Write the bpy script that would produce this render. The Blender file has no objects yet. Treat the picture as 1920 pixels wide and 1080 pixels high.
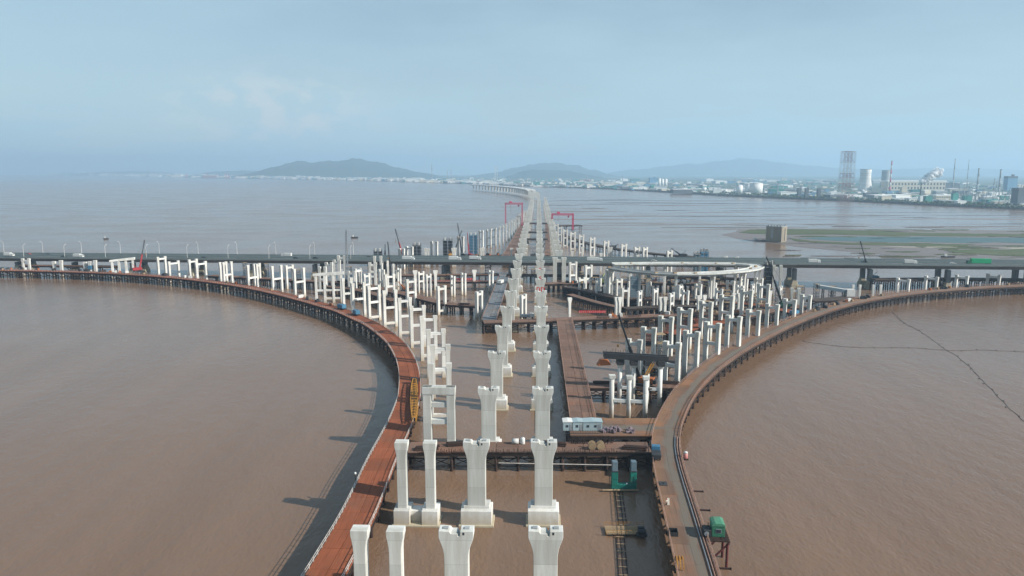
import bpy, bmesh, math, random
from mathutils import Vector, Matrix
R = math.radians
rng = random.Random(7)
sc = bpy.context.scene
col = sc.collection

# ------------------------------------------------------------------ camera
F, HOR, CH = 1371.0, 322.0, 83.0            # focal length in photo pixels, horizon row, camera height (m)
PITCH = math.atan((540 - HOR) / F)
cam_d = bpy.data.cameras.new('camera')
cam_d.sensor_width = 36.0
cam_d.lens = F / 1920 * 36.0
cam_d.clip_start, cam_d.clip_end = 1.0, 60000.0
cam = bpy.data.objects.new('camera', cam_d)
cam.location = (0, 0, CH)
cam.rotation_euler = (math.pi / 2 - PITCH, 0, 0)
col.objects.link(cam)
sc.camera = cam

# ------------------------------------------------------------------ light and sky
TO_SUN = Vector((0.800, -0.300, 0.520)).normalized()
SUN_EL = math.asin(TO_SUN.z)
SUN_AZ = math.atan2(TO_SUN.x, TO_SUN.y)
sd = bpy.data.lights.new('sun', 'SUN')
sd.energy, sd.angle, sd.color = 5.0, R(0.6), (1.0, 0.955, 0.88)
sun = bpy.data.objects.new('sun', sd)
sun.rotation_euler = TO_SUN.to_track_quat('Z', 'Y').to_euler()
sun.location = TO_SUN * 300
col.objects.link(sun)

SKY_STRENGTH = 0.081
world = bpy.data.worlds.new('World')
sc.world = world
world.use_nodes = True
def build_world():
    nt = world.node_tree; nt.nodes.clear()
    N = nt.nodes.new; L = nt.links.new
    out = N('ShaderNodeOutputWorld'); bg = N('ShaderNodeBackground')
    sky = N('ShaderNodeTexSky'); sky.sky_type = 'NISHITA'; sky.sun_disc = False
    sky.sun_elevation, sky.sun_rotation = SUN_EL, SUN_AZ
    sky.altitude = 80; sky.air_density = 1.0; sky.dust_density = 0.6; sky.ozone_density = 1.0
    tc = N('ShaderNodeTexCoord'); sep = N('ShaderNodeSeparateXYZ'); L(tc.outputs['Generated'], sep.inputs[0])
    mx = N('ShaderNodeMath'); mx.operation = 'MAXIMUM'; mx.inputs[1].default_value = 0.0; L(sep.outputs['Z'], mx.inputs[0])
    ad = N('ShaderNodeMath'); ad.operation = 'ADD'; ad.inputs[1].default_value = 0.13; L(mx.outputs[0], ad.inputs[0])
    dv = N('ShaderNodeVectorMath'); dv.operation = 'DIVIDE'; L(tc.outputs['Generated'], dv.inputs[0])
    cb = N('ShaderNodeCombineXYZ'); L(ad.outputs[0], cb.inputs[0]); L(ad.outputs[0], cb.inputs[1]); cb.inputs[2].default_value = 1
    L(cb.outputs[0], dv.inputs[1])
    def noise(scale, detail, stretch, loc=(0, 0, 0), rough=0.55):
        mp = N('ShaderNodeMapping'); mp.inputs['Scale'].default_value = stretch; mp.inputs['Location'].default_value = loc
        L(dv.outputs[0], mp.inputs[0])
        n = N('ShaderNodeTexNoise'); n.inputs['Scale'].default_value = scale; n.inputs['Detail'].default_value = detail
        n.inputs['Roughness'].default_value = rough; L(mp.outputs[0], n.inputs['Vector'])
        return n.outputs['Fac']
    def ramp(src, a, b, lo=0.0, hi=1.0):
        m = N('ShaderNodeMapRange'); m.interpolation_type = 'SMOOTHSTEP'
        m.inputs[1].default_value, m.inputs[2].default_value, m.inputs[3].default_value, m.inputs[4].default_value = a, b, lo, hi
        L(src, m.inputs[0]); return m.outputs[0]
    veil = ramp(noise(0.55, 6, (0.8, 1.0, 1), (1.3, 0.4, 0), 0.6), 0.30, 0.68, 0.40, 0.86)
    pa = N('ShaderNodeMath'); pa.operation = 'ADD'; pa.inputs[1].default_value = 0.25; L(mx.outputs[0], pa.inputs[0])
    pd = N('ShaderNodeMath'); pd.operation = 'DIVIDE'; pd.inputs[0].default_value = 0.40; L(pa.outputs[0], pd.inputs[1])   # slant path through a thin layer
    pm = N('ShaderNodeMath'); pm.operation = 'MULTIPLY'; pm.use_clamp = True; L(veil, pm.inputs[0]); L(pd.outputs[0], pm.inputs[1]); veil = pm.outputs[0]
    mix1 = N('ShaderNodeMix'); mix1.data_type = 'RGBA'; L(veil, mix1.inputs[0]); L(sky.outputs[0], mix1.inputs[6])
    mix1.inputs[7].default_value = (4.55, 6.45, 7.3, 1)          # thin high cloud veil
    # small cumulus bank low over the open water
    d0 = Vector(((520 - 960) / F, 1.0, (HOR - 215) / F)).normalized()
    dist = N('ShaderNodeVectorMath'); dist.operation = 'SUBTRACT'; L(tc.outputs['Generated'], dist.inputs[0]); dist.inputs[1].default_value = d0
    scl = N('ShaderNodeVectorMath'); scl.operation = 'MULTIPLY'; L(dist.outputs[0], scl.inputs[0]); scl.inputs[1].default_value = (6.0, 6.0, 15)
    ln = N('ShaderNodeVectorMath'); ln.operation = 'LENGTH'; L(scl.outputs[0], ln.inputs[0])
    n2 = N('ShaderNodeTexNoise'); n2.inputs['Scale'].default_value = 24; n2.inputs['Detail'].default_value = 9; n2.inputs['Roughness'].default_value = 0.62
    mp2 = N('ShaderNodeMapping'); mp2.inputs['Scale'].default_value = (1, 1, 1.8); L(tc.outputs['Generated'], mp2.inputs[0]); L(mp2.outputs[0], n2.inputs['Vector'])
    body = ramp(ln.outputs['Value'], 1.1, 0.2)
    puff = ramp(n2.outputs['Fac'], 0.42, 0.62)
    mul = N('ShaderNodeMath'); mul.operation = 'MULTIPLY'; L(body, mul.inputs[0]); L(puff, mul.inputs[1])
    mul2 = N('ShaderNodeMath'); mul2.operation = 'MULTIPLY'; L(mul.outputs[0], mul2.inputs[0]); mul2.inputs[1].default_value = 0.7
    mix2 = N('ShaderNodeMix'); mix2.data_type = 'RGBA'; L(mul2.outputs[0], mix2.inputs[0]); L(mix1.outputs[2], mix2.inputs[6])
    mix2.inputs[7].default_value = (6.6, 7.1, 7.3, 1)
    L(mix2.outputs[2], bg.inputs[0]); bg.inputs[1].default_value = SKY_STRENGTH
    L(bg.outputs[0], out.inputs[0])
build_world()
sc.view_settings.view_transform = 'Standard'
sc.view_settings.look = 'None'
sc.view_settings.exposure = 0.40
sc.view_settings.gamma = 1.0
sc.view_settings.use_curve_mapping = False
sc.cycles.use_denoising = True
sc.cycles.max_bounces = 6
sc.cycles.volume_bounces = 1

# ------------------------------------------------------------------ helpers
CT, ST = math.cos(PITCH), math.sin(PITCH)
def P(px, py, z=0.0):
    """where the ray through photo pixel (px, py) meets the level z"""
    u, v = (px - 960) / F, (540 - py) / F
    d = Vector((u, CT + v * ST, -ST + v * CT))
    t = (z - CH) / d.z
    return Vector((d.x * t, d.y * t, z))
def at(px, depth, z):
    """point at camera-axis depth (m) above/below pixel column px"""
    y = (depth - (CH - z) * ST) / CT
    return Vector(((px - 960) / F * depth, y, z))
def depth_of(p): return p.y * CT + (CH - p.z) * ST
def mpp(p): return depth_of(p) / F          # metres per photo pixel at a point

ORD = ['first', 'second', 'third', 'fourth', 'fifth', 'sixth', 'seventh', 'eighth', 'ninth', 'tenth', 'eleventh', 'twelfth', 'thirteenth',
       'fourteenth', 'fifteenth', 'sixteenth', 'seventeenth', 'eighteenth', 'nineteenth', 'twentieth']
TENS = {2: 'twenty', 3: 'thirty', 4: 'forty', 5: 'fifty', 6: 'sixty', 7: 'seventy'}
TENTH = {2: 'twentieth', 3: 'thirtieth', 4: 'fortieth', 5: 'fiftieth', 6: 'sixtieth', 7: 'seventieth'}
def ordinal(n):
    if n <= 20: return ORD[n - 1]
    return TENTH[n // 10] if n % 10 == 0 else TENS[n // 10] + '-' + ORD[n % 10 - 1]

# ---- materials
def lin(r, g, b):
    f = lambda c: (c / 255 / 12.92) if c / 255 <= .04045 else ((c / 255 + .055) / 1.055) ** 2.4
    return (f(r), f(g), f(b), 1)
MATS = {}
def mat(name, c1, c2=None, scale=0.6, rough=0.8, metal=0.0, bump=0.15, bscale=None, vary=0.12, coords='Object', stretch=(1, 1, 1), spec=0.3, wear=None, wear_lo=0.55, wear_hi=0.7):
    m = bpy.data.materials.new(name); m.use_nodes = True
    nt = m.node_tree; N = nt.nodes.new; L = nt.links.new
    b = nt.nodes['Principled BSDF']
    c1 = tuple(c1) + ((1,) if len(c1) == 3 else ())
    c2 = tuple(c2) + ((1,) if len(c2) == 3 else ()) if c2 else tuple(x * 0.72 for x in c1[:3]) + (1,)
    if coords == 'World':
        g = N('ShaderNodeNewGeometry'); src = g.outputs['Position']
    else:
        tc = N('ShaderNodeTexCoord'); src = tc.outputs[coords]
    mp = N('ShaderNodeMapping'); mp.inputs['Scale'].default_value = stretch; L(src, mp.inputs[0])
    n = N('ShaderNodeTexNoise'); n.inputs['Scale'].default_value = scale; n.inputs['Detail'].default_value = 6; n.inputs['Roughness'].default_value = 0.62
    L(mp.outputs[0], n.inputs['Vector'])
    r = N('ShaderNodeMapRange'); r.inputs[1].default_value, r.inputs[2].default_value = 0.32, 0.68; L(n.outputs['Fac'], r.inputs[0])
    mix = N('ShaderNodeMix'); mix.data_type = 'RGBA'; L(r.outputs[0], mix.inputs[0]); mix.inputs[6].default_value = c1; mix.inputs[7].default_value = c2
    cur = mix.outputs[2]
    if wear:
        n3 = N('ShaderNodeTexNoise'); n3.inputs['Scale'].default_value = scale * 0.37; n3.inputs['Detail'].default_value = 8; n3.inputs['Roughness'].default_value = 0.7
        mp3 = N('ShaderNodeMapping'); mp3.inputs['Location'].default_value = (17, 5, 3); mp3.inputs['Scale'].default_value = stretch; L(src, mp3.inputs[0]); L(mp3.outputs[0], n3.inputs['Vector'])
        r3 = N('ShaderNodeMapRange'); r3.inputs[1].default_value, r3.inputs[2].default_value = wear_lo, wear_hi; L(n3.outputs['Fac'], r3.inputs[0])
        mw = N('ShaderNodeMix'); mw.data_type = 'RGBA'; L(r3.outputs[0], mw.inputs[0]); L(cur, mw.inputs[6]); mw.inputs[7].default_value = tuple(wear) + (1,) if len(wear) == 3 else wear
        cur = mw.outputs[2]
    if vary:
        oi = N('ShaderNodeObjectInfo')
        vr = N('ShaderNodeMapRange'); vr.inputs[3].default_value, vr.inputs[4].default_value = 1 - vary, 1 + vary; L(oi.outputs['Random'], vr.inputs[0])
        hs = N('ShaderNodeHueSaturation'); L(cur, hs.inputs['Color']); L(vr.outputs[0], hs.inputs['Value']); cur = hs.outputs['Color']
    L(cur, b.inputs['Base Color'])
    b.inputs['Roughness'].default_value = rough; b.inputs['Metallic'].default_value = metal
    b.inputs['Specular IOR Level'].default_value = spec
    if bump:
        n2 = N('ShaderNodeTexNoise'); n2.inputs['Scale'].default_value = bscale or scale * 4; n2.inputs['Detail'].default_value = 4; L(mp.outputs[0], n2.inputs['Vector'])
        bp = N('ShaderNodeBump'); bp.inputs['Strength'].default_value = bump; bp.inputs['Distance'].default_value = 0.1
        L(n2.outputs['Fac'], bp.inputs['Height']); L(bp.outputs[0], b.inputs['Normal'])
    MATS[name] = m
    return m

def concrete(name, base, stain, tide=None, tide_top=5.0):
    """cast concrete: pour joints, streaks, tide stain by height above the water"""
    m = mat(name, base, tuple(x * .86 for x in base[:3]), 0.35, 0.85, bump=0.1, vary=0.05, stretch=(1.6, 1.6, 0.16), wear=stain, wear_lo=0.48, wear_hi=0.66)
    nt = m.node_tree; N = nt.nodes.new; L = nt.links.new
    b = nt.nodes['Principled BSDF']; src = b.inputs['Base Color'].links[0].from_socket
    g = N('ShaderNodeNewGeometry'); sp = N('ShaderNodeSeparateXYZ'); L(g.outputs['Position'], sp.inputs[0])
    # pour joints every 4.5 m
    md = N('ShaderNodeMath'); md.operation = 'MODULO'; md.inputs[1].default_value = 4.6; L(sp.outputs['Z'], md.inputs[0])
    lt = N('ShaderNodeMath'); lt.operation = 'LESS_THAN'; lt.inputs[1].default_value = 0.10; L(md.outputs[0], lt.inputs[0])
    sc_ = N('ShaderNodeMath'); sc_.operation = 'MULTIPLY'; sc_.inputs[1].default_value = 0.30; L(lt.outputs[0], sc_.inputs[0])
    mx = N('ShaderNodeMix'); mx.data_type = 'RGBA'; L(sc_.outputs[0], mx.inputs[0]); L(src, mx.inputs[6]); mx.inputs[7].default_value = (0.2, 0.2, 0.19, 1)
    cur = mx.outputs[2]
    fl = N('ShaderNodeMath'); fl.operation = 'DIVIDE'; fl.inputs[1].default_value = 4.6; L(sp.outputs['Z'], fl.inputs[0])
    fr = N('ShaderNodeMath'); fr.operation = 'FLOOR'; L(fl.outputs[0], fr.inputs[0])
    oi = N('ShaderNodeObjectInfo'); fa = N('ShaderNodeMath'); fa.operation = 'MULTIPLY_ADD'; L(oi.outputs['Random'], fa.inputs[0]); fa.inputs[1].default_value = 37.0; L(fr.outputs[0], fa.inputs[2])
    wn = N('ShaderNodeTexWhiteNoise'); wn.noise_dimensions = '1D'; L(fa.outputs[0], wn.inputs['W'])
    lr = N('ShaderNodeMapRange'); lr.inputs[3].default_value, lr.inputs[4].default_value = 0.90, 1.10; L(wn.outputs['Value'], lr.inputs[0])
    hs2 = N('ShaderNodeHueSaturation'); L(cur, hs2.inputs['Color']); L(lr.outputs[0], hs2.inputs['Value']); cur = hs2.outputs['Color']
    if tide:
        n = N('ShaderNodeTexNoise'); n.inputs['Scale'].default_value = 0.9; n.inputs['Detail'].default_value = 5; L(g.outputs['Position'], n.inputs['Vector'])
        a = N('ShaderNodeMath'); a.operation = 'MULTIPLY_ADD'; a.inputs[1].default_value = -2.4; L(n.outputs['Fac'], a.inputs[0]); L(sp.outputs['Z'], a.inputs[2])
        r = N('ShaderNodeMapRange'); r.inputs[1].default_value, r.inputs[2].default_value, r.inputs[3].default_value, r.inputs[4].default_value = -1.0, 2.4, 0.9, 0.0
        L(a.outputs[0], r.inputs[0])
        mt = N('ShaderNodeMix'); mt.data_type = 'RGBA'; L(r.outputs[0], mt.inputs[0]); L(cur, mt.inputs[6]); mt.inputs[7].default_value = tide
        cur = mt.outputs[2]
    L(cur, b.inputs['Base Color'])
    return m

concrete('concrete', (0.64, 0.64, 0.60), (0.45, 0.44, 0.39), (0.36, 0.30, 0.20, 1))
concrete('concrete_white', (0.72, 0.71, 0.67), (0.52, 0.50, 0.45), (0.42, 0.35, 0.25, 1))
concrete('concrete_grey', (0.33, 0.35, 0.35), (0.24, 0.25, 0.25))
concrete('concrete_tan', (0.48, 0.42, 0.30), (0.36, 0.31, 0.22))
mat('rust_dark', (0.016, 0.013, 0.012), (0.035, 0.020, 0.015), 0.8, 0.85, vary=0.25)
mat('rust_pile', (0.022, 0.016, 0.014), (0.055, 0.026, 0.018), 0.7, 0.85, vary=0.3)
mat('steel_dark', (0.028, 0.032, 0.038), (0.05, 0.05, 0.05), 1.0, 0.6, metal=0.2, vary=0.2)
mat('steel_grey', (0.22, 0.25, 0.28), (0.3, 0.32, 0.33), 0.7, 0.55, metal=0.2)
mat('steel_blue', (0.10, 0.16, 0.20), (0.16, 0.21, 0.24), 0.5, 0.5, metal=0.2)
mat('rail_white', (0.62, 0.60, 0.56), (0.45, 0.38, 0.33), 0.4, 0.6, vary=0)
mat('rail_rust', (0.30, 0.16, 0.12), (0.38, 0.26, 0.2), 0.5, 0.7, vary=0)
mat('red_paint', (0.36, 0.03, 0.035), (0.26, 0.03, 0.035), 0.5, 0.6)
mat('crane_red', (0.50, 0.05, 0.11), (0.42, 0.06, 0.12), 0.05, 0.5)
mat('sign_red', (0.62, 0.02, 0.02), (0.5, 0.02, 0.02), 0.4, 0.6)
mat('white_paint', (0.66, 0.66, 0.63), (0.54, 0.53, 0.5), 0.5, 0.6)
mat('green_paint', (0.010, 0.17, 0.13), (0.010, 0.12, 0.095), 0.7, 0.55, wear=(0.10, 0.09, 0.06), wear_lo=.56, wear_hi=.7)
mat('cabin_green', (0.03, 0.13, 0.08), (0.04, 0.17, 0.10), 0.9, 0.6, wear=(0.10, 0.08, 0.05), wear_lo=.55, wear_hi=.72)
mat('cabin_green_roof', (0.08, 0.26, 0.16), (0.06, 0.2, 0.12), 0.9, 0.6, wear=(0.16, 0.14, 0.1), wear_lo=.55, wear_hi=.72)
mat('truck_green', (0.02, 0.38, 0.17), (0.02, 0.3, 0.13), 0.3, 0.5)
mat('blue_paint', (0.05, 0.16, 0.27), (0.07, 0.2, 0.3), 0.5, 0.5)
mat('cabin_blue', (0.30, 0.40, 0.43), (0.36, 0.44, 0.46), 0.5, 0.6, wear=(0.24, 0.20, 0.15), wear_lo=.55, wear_hi=.75)
mat('yellow_paint', (0.42, 0.20, 0.025), (0.32, 0.15, 0.025), 0.5, 0.6, wear=(0.18, 0.10, 0.05), wear_lo=.55, wear_hi=.7)
mat('orange_paint', (0.38, 0.12, 0.03), (0.30, 0.09, 0.03), 0.5, 0.55)
mat('lime_paint', (0.45, 0.55, 0.12), None, 0.5, 0.55)
mat('glass', (0.02, 0.03, 0.04), (0.03, 0.04, 0.05), 1, 0.1, bump=0, spec=0.5)
mat('tyre', (0.02, 0.02, 0.02), None, 2, 0.9)
mat('asphalt', (0.07, 0.074, 0.075), (0.088, 0.092, 0.092), 0.2, 0.9, vary=0.03)
mat('parapet', (0.16, 0.205, 0.205), (0.19, 0.23, 0.225), 0.2, 0.8, vary=0.05)
mat('girder_grey', (0.185, 0.195, 0.195), (0.125, 0.135, 0.135), 0.25, 0.85, vary=0.14, wear=(0.09, 0.09, 0.085), wear_lo=.52, wear_hi=.68)
mat('wood', (0.34, 0.24, 0.14), (0.24, 0.17, 0.1), 0.8, 0.85, vary=0.25)
mat('rope', (0.07, 0.065, 0.06), None, 1, 0.9)
mat('skin', (0.45, 0.28, 0.2), None, 3, 0.6, bump=0)
mat('cloth_light', (0.62, 0.58, 0.5), None, 3, 0.9, bump=0.05)
mat('cloth_dark', (0.04, 0.045, 0.06), None, 3, 0.9, bump=0.05)
mat('helmet', (0.5, 0.05, 0.03), None, 3, 0.4, bump=0)

def deck_material(name, c1, c2, wear, track=None, dust=None):
    m = mat(name, c1, c2, 0.16, 0.85, bump=0.25, bscale=3.0, vary=0.18, coords='World', wear=wear, wear_lo=0.5, wear_hi=0.66)
    nt = m.node_tree; N = nt.nodes.new; L = nt.links.new
    b = nt.nodes['Principled BSDF']; src = b.inputs['Base Color'].links[0].from_socket
    uv = N('ShaderNodeUVMap'); sp = N('ShaderNodeSeparateXYZ'); L(uv.outputs[0], sp.inputs[0])
    g = N('ShaderNodeNewGeometry')
    n = N('ShaderNodeTexNoise'); n.inputs['Scale'].default_value = 0.11; n.inputs['Detail'].default_value = 6; L(g.outputs['Position'], n.inputs['Vector'])
    cur = src
    # long wear streaks along the driving direction
    mp = N('ShaderNodeMapping'); mp.inputs['Scale'].default_value = (26, 0.9, 1); L(uv.outputs[0], mp.inputs[0])
    ns = N('ShaderNodeTexNoise'); ns.inputs['Scale'].default_value = 1.0; ns.inputs['Detail'].default_value = 4; L(mp.outputs[0], ns.inputs['Vector'])
    rs = N('ShaderNodeMapRange'); rs.inputs[1].default_value, rs.inputs[2].default_value, rs.inputs[3].default_value, rs.inputs[4].default_value = 0.45, 0.68, 0, 0.75; L(ns.outputs['Fac'], rs.inputs[0])
    ms = N('ShaderNodeMix'); ms.data_type = 'RGBA'; L(rs.outputs[0], ms.inputs[0]); L(cur, ms.inputs[6]); ms.inputs[7].default_value = tuple(x * 0.6 for x in c1) + (1,)
    cur = ms.outputs[2]
    if track:
        centre, half, colr = track
        d = N('ShaderNodeMath'); d.operation = 'MULTIPLY_ADD'; L(n.outputs['Fac'], d.inputs[0]); d.inputs[1].default_value = 0.55; L(sp.outputs['X'], d.inputs[2])
        s = N('ShaderNodeMath'); s.operation = 'SUBTRACT'; L(d.outputs[0], s.inputs[0]); s.inputs[1].default_value = centre + 0.275
        a = N('ShaderNodeMath'); a.operation = 'ABSOLUTE'; L(s.outputs[0], a.inputs[0])
        r = N('ShaderNodeMapRange'); r.inputs[1].default_value, r.inputs[2].default_value, r.inputs[3].default_value, r.inputs[4].default_value = half * .5, half * 1.25, 0.85, 0; L(a.outputs[0], r.inputs[0])
        mt = N('ShaderNodeMix'); mt.data_type = 'RGBA'; L(r.outputs[0], mt.inputs[0]); L(cur, mt.inputs[6]); mt.inputs[7].default_value = colr + (1,)
        cur = mt.outputs[2]
    if dust:
        r2 = N('ShaderNodeMapRange'); r2.inputs[1].default_value, r2.inputs[2].default_value, r2.inputs[3].default_value, r2.inputs[4].default_value = dust[0], dust[1], 0, 0.8; L(sp.outputs['X'], r2.inputs[0])
        n5 = N('ShaderNodeMath'); n5.operation = 'MULTIPLY'; L(r2.outputs[0], n5.inputs[0]); L(n.outputs['Fac'], n5.inputs[1])
        md = N('ShaderNodeMix'); md.data_type = 'RGBA'; L(n5.outputs[0], md.inputs[0]); L(cur, md.inputs[6]); md.inputs[7].default_value = dust[2] + (1,)
        cur = md.outputs[2]
    L(cur, b.inputs['Base Color'])
    return m
deck_material('deck_red', (0.285, 0.082, 0.034), (0.225, 0.07, 0.03), (0.185, 0.078, 0.045))
deck_material('deck_brown', (0.19, 0.112, 0.075), (0.16, 0.10, 0.072), (0.25, 0.11, 0.05), track=(0.58, 0.17, (0.15, 0.132, 0.105)), dust=(0.38, 0.0, (0.30, 0.165, 0.075)))
deck_material('deck_plain', (0.195, 0.115, 0.082), (0.16, 0.10, 0.073), (0.21, 0.10, 0.06))
deck_material('deck_grey', (0.15, 0.17, 0.19), (0.19, 0.2, 0.21), (0.2, 0.15, 0.11))
deck_material('deck_dark', (0.06, 0.05, 0.045), (0.09, 0.065, 0.05), (0.1, 0.06, 0.04))

# ---- mesh building
class MB:
    def __init__(self): self.v = []; self.f = []; self.uv = None
    def quadbox(self, pts):
        o = len(self.v); self.v += [tuple(p) for p in pts]
        self.f += [tuple(o + i for i in q) for q in ((0, 3, 2, 1), (4, 5, 6, 7), (0, 1, 5, 4), (1, 2, 6, 5), (2, 3, 7, 6), (3, 0, 4, 7))]
        return self
    def box(self, cx, cy, cz, sx, sy, sz, rz=0.0, tx=1.0, ty=1.0):
        """box centred at (cx,cy), base at cz; tx,ty scale the top"""
        c, s = math.cos(rz), math.sin(rz); pts = []
        for z, kx, ky in ((cz, 1, 1), (cz + sz, tx, ty)):
            for x, y in ((-1, -1), (1, -1), (1, 1), (-1, 1)):
                X, Y = x * sx / 2 * kx, y * sy / 2 * ky
                pts.append((cx + X * c - Y * s, cy + X * s + Y * c, z))
        return self.quadbox(pts)
    def beam(self, a, b, w, h=None, up=Vector((0, 0, 1))):
        a, b = Vector(a), Vector(b); h = h or w; d = (b - a).normalized()
        if abs(d.dot(up)) > 0.98: up = Vector((1, 0, 0))
        s = d.cross(up).normalized() * (w / 2); u = s.cross(d).normalized() * (h / 2)
        return self.quadbox([a - s - u, a + s - u, b + s - u, b - s - u, a - s + u, a + s + u, b + s + u, b - s + u])
    def tube(self, a, b, r0, r1=None, n=8, cap=True):
        a, b = Vector(a), Vector(b); r1 = r0 if r1 is None else r1; d = (b - a).normalized()
        up = Vector((0, 0, 1)) if abs(d.z) < 0.98 else Vector((1, 0, 0))
        s = d.cross(up).normalized(); u = s.cross(d); o = len(self.v)
        for p, r in ((a, r0), (b, r1)):
            for i in range(n):
                t = 2 * math.pi * i / n; self.v.append(tuple(p + s * (r * math.cos(t)) + u * (r * math.sin(t))))
        for i in range(n):
            j = (i + 1) % n; self.f.append((o + i, o + j, o + n + j, o + n + i))
        if cap: self.f += [tuple(o + i for i in reversed(range(n))), tuple(o + n + i for i in range(n))]
        return self
    def lathe(self, prof, n=24, c=(0, 0)):
        o = len(self.v)
        for r, z in prof:
            for i in range(n):
                t = 2 * math.pi * i / n; self.v.append((c[0] + r * math.cos(t), c[1] + r * math.sin(t), z))
        for k in range(len(prof) - 1):
            for i in range(n):
                j = (i + 1) % n; self.f.append((o + k * n + i, o + k * n + j, o + (k + 1) * n + j, o + (k + 1) * n + i))
        self.f += [tuple(o + i for i in reversed(range(n))), tuple(o + (len(prof) - 1) * n + i for i in range(n))]
        return self
    def prism(self, outline, y0, y1):
        """outline (x,z) counter-clockwise seen from -y, extruded y0..y1"""
        o = len(self.v); n = len(outline)
        self.v += [(x, y0, z) for x, z in outline] + [(x, y1, z) for x, z in outline]
        self.f.append(tuple(o + i for i in range(n))); self.f.append(tuple(o + n + i for i in reversed(range(n))))
        for i in range(n):
            j = (i + 1) % n; self.f.append((o + j, o + i, o + n + i, o + n + j))
        return self
    def mesh(self, name, m, bevel=0.0, smooth=False):
        me = bpy.data.meshes.new(name); me.from_pydata(self.v, [], self.f); me.update()
        if bevel or True:
            bm = bmesh.new(); bm.from_mesh(me)
            bmesh.ops.recalc_face_normals(bm, faces=bm.faces)
            if bevel: bmesh.ops.bevel(bm, geom=bm.edges[:], offset=bevel, segments=1, affect='EDGES', clamp_overlap=True)
            if smooth:
                for f in bm.faces: f.smooth = len(f.verts) == 4
            bm.to_mesh(me); bm.free()
        me.materials.append(MATS[m] if isinstance(m, str) else m)
        return me

def link(name, me, parent=None, loc=(0, 0, 0), rz=0.0, scale=None, **props):
    o = bpy.data.objects.new(name, me); o.location = loc
    if rz: o.rotation_euler = (0, 0, rz)
    if scale: o.scale = scale
    if parent: o.parent = parent
    for k, v in props.items():
        if v: o[k] = v
    col.objects.link(o)
    return o
def thing(name, label, category, loc=(0, 0, 0), rz=0.0, group=None):
    return link(name, None, None, loc, rz, label=label, category=category, group=group)
CACHE = {}
def cached(key, make):
    if key not in CACHE: CACHE[key] = make()
    return CACHE[key]

# ------------------------------------------------------------------ setting: water
def water_material():
    m = bpy.data.materials.new('muddy_water'); m.use_nodes = True
    nt = m.node_tree; N = nt.nodes.new; L = nt.links.new; b = nt.nodes['Principled BSDF']
    g = N('ShaderNodeNewGeometry')
    def noise(scale, detail, stretch=(1, 1, 1), rot=0):
        mp = N('ShaderNodeMapping'); mp.inputs['Scale'].default_value = stretch; mp.inputs['Rotation'].default_value = (0, 0, rot); L(g.outputs['Position'], mp.inputs[0])
        n = N('ShaderNodeTexNoise'); n.inputs['Scale'].default_value = scale; n.inputs['Detail'].default_value = detail; L(mp.outputs[0], n.inputs['Vector']); return n.outputs['Fac']
    mix = N('ShaderNodeMix'); mix.data_type = 'RGBA'
    r = N('ShaderNodeMapRange'); r.inputs[1].default_value, r.inputs[2].default_value = 0.35, 0.65
    L(noise(0.009, 5, (1, 0.5, 1), 0.4), r.inputs[0]); L(r.outputs[0], mix.inputs[0])
    mix.inputs[6].default_value = (0.190, 0.115, 0.070, 1); mix.inputs[7].default_value = (0.182, 0.112, 0.071, 1)
    st = N('ShaderNodeMapRange'); st.inputs[1].default_value, st.inputs[2].default_value, st.inputs[3].default_value, st.inputs[4].default_value = 0.42, 0.72, 0.98, 1.12
    L(noise(0.035, 6, (1.0, 0.10, 1), 0.5), st.inputs[0])
    hv = N('ShaderNodeHueSaturation'); L(mix.outputs[2], hv.inputs['Color']); L(st.outputs[0], hv.inputs['Value'])
    L(hv.outputs['Color'], b.inputs['Base Color'])
    rr = N('ShaderNodeMapRange'); rr.inputs[1].default_value, rr.inputs[2].default_value, rr.inputs[3].default_value, rr.inputs[4].default_value = 0.4, 0.62, 0.13, 0.21
    L(noise(0.016, 4, (0.5, 1.0, 1), 0.9), rr.inputs[0]); L(rr.outputs[0], b.inputs['Roughness'])
    b.inputs['Specular IOR Level'].default_value = 0.5; b.inputs['IOR'].default_value = 1.33
    b.inputs['Specular IOR Level'].default_value = 0.5
    add = N('ShaderNodeMath'); add.operation = 'MULTIPLY_ADD'; L(noise(0.22, 3, (1, 0.55, 1), 0.3), add.inputs[0]); add.inputs[1].default_value = 2.2
    L(noise(1.1, 3, (1, 0.6, 1), -0.2), add.inputs[2])
    bp = N('ShaderNodeBump'); bp.inputs['Strength'].default_value = 0.65; bp.inputs['Distance'].default_value = 0.20
    L(add.outputs[0], bp.inputs['Height']); L(bp.outputs[0], b.inputs['Normal'])
    return m
WM = water_material()
b_ = MB(); XE, Y0, Y1 = 17500, -600, 19500
b_.v = [(-XE, Y0, 0), (XE, Y0, 0), (XE, Y1, 0), (-XE, Y1, 0)]; b_.f = [(0, 1, 2, 3)]
link('sea_water', b_.mesh('sea_water', WM), kind='structure')

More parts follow.
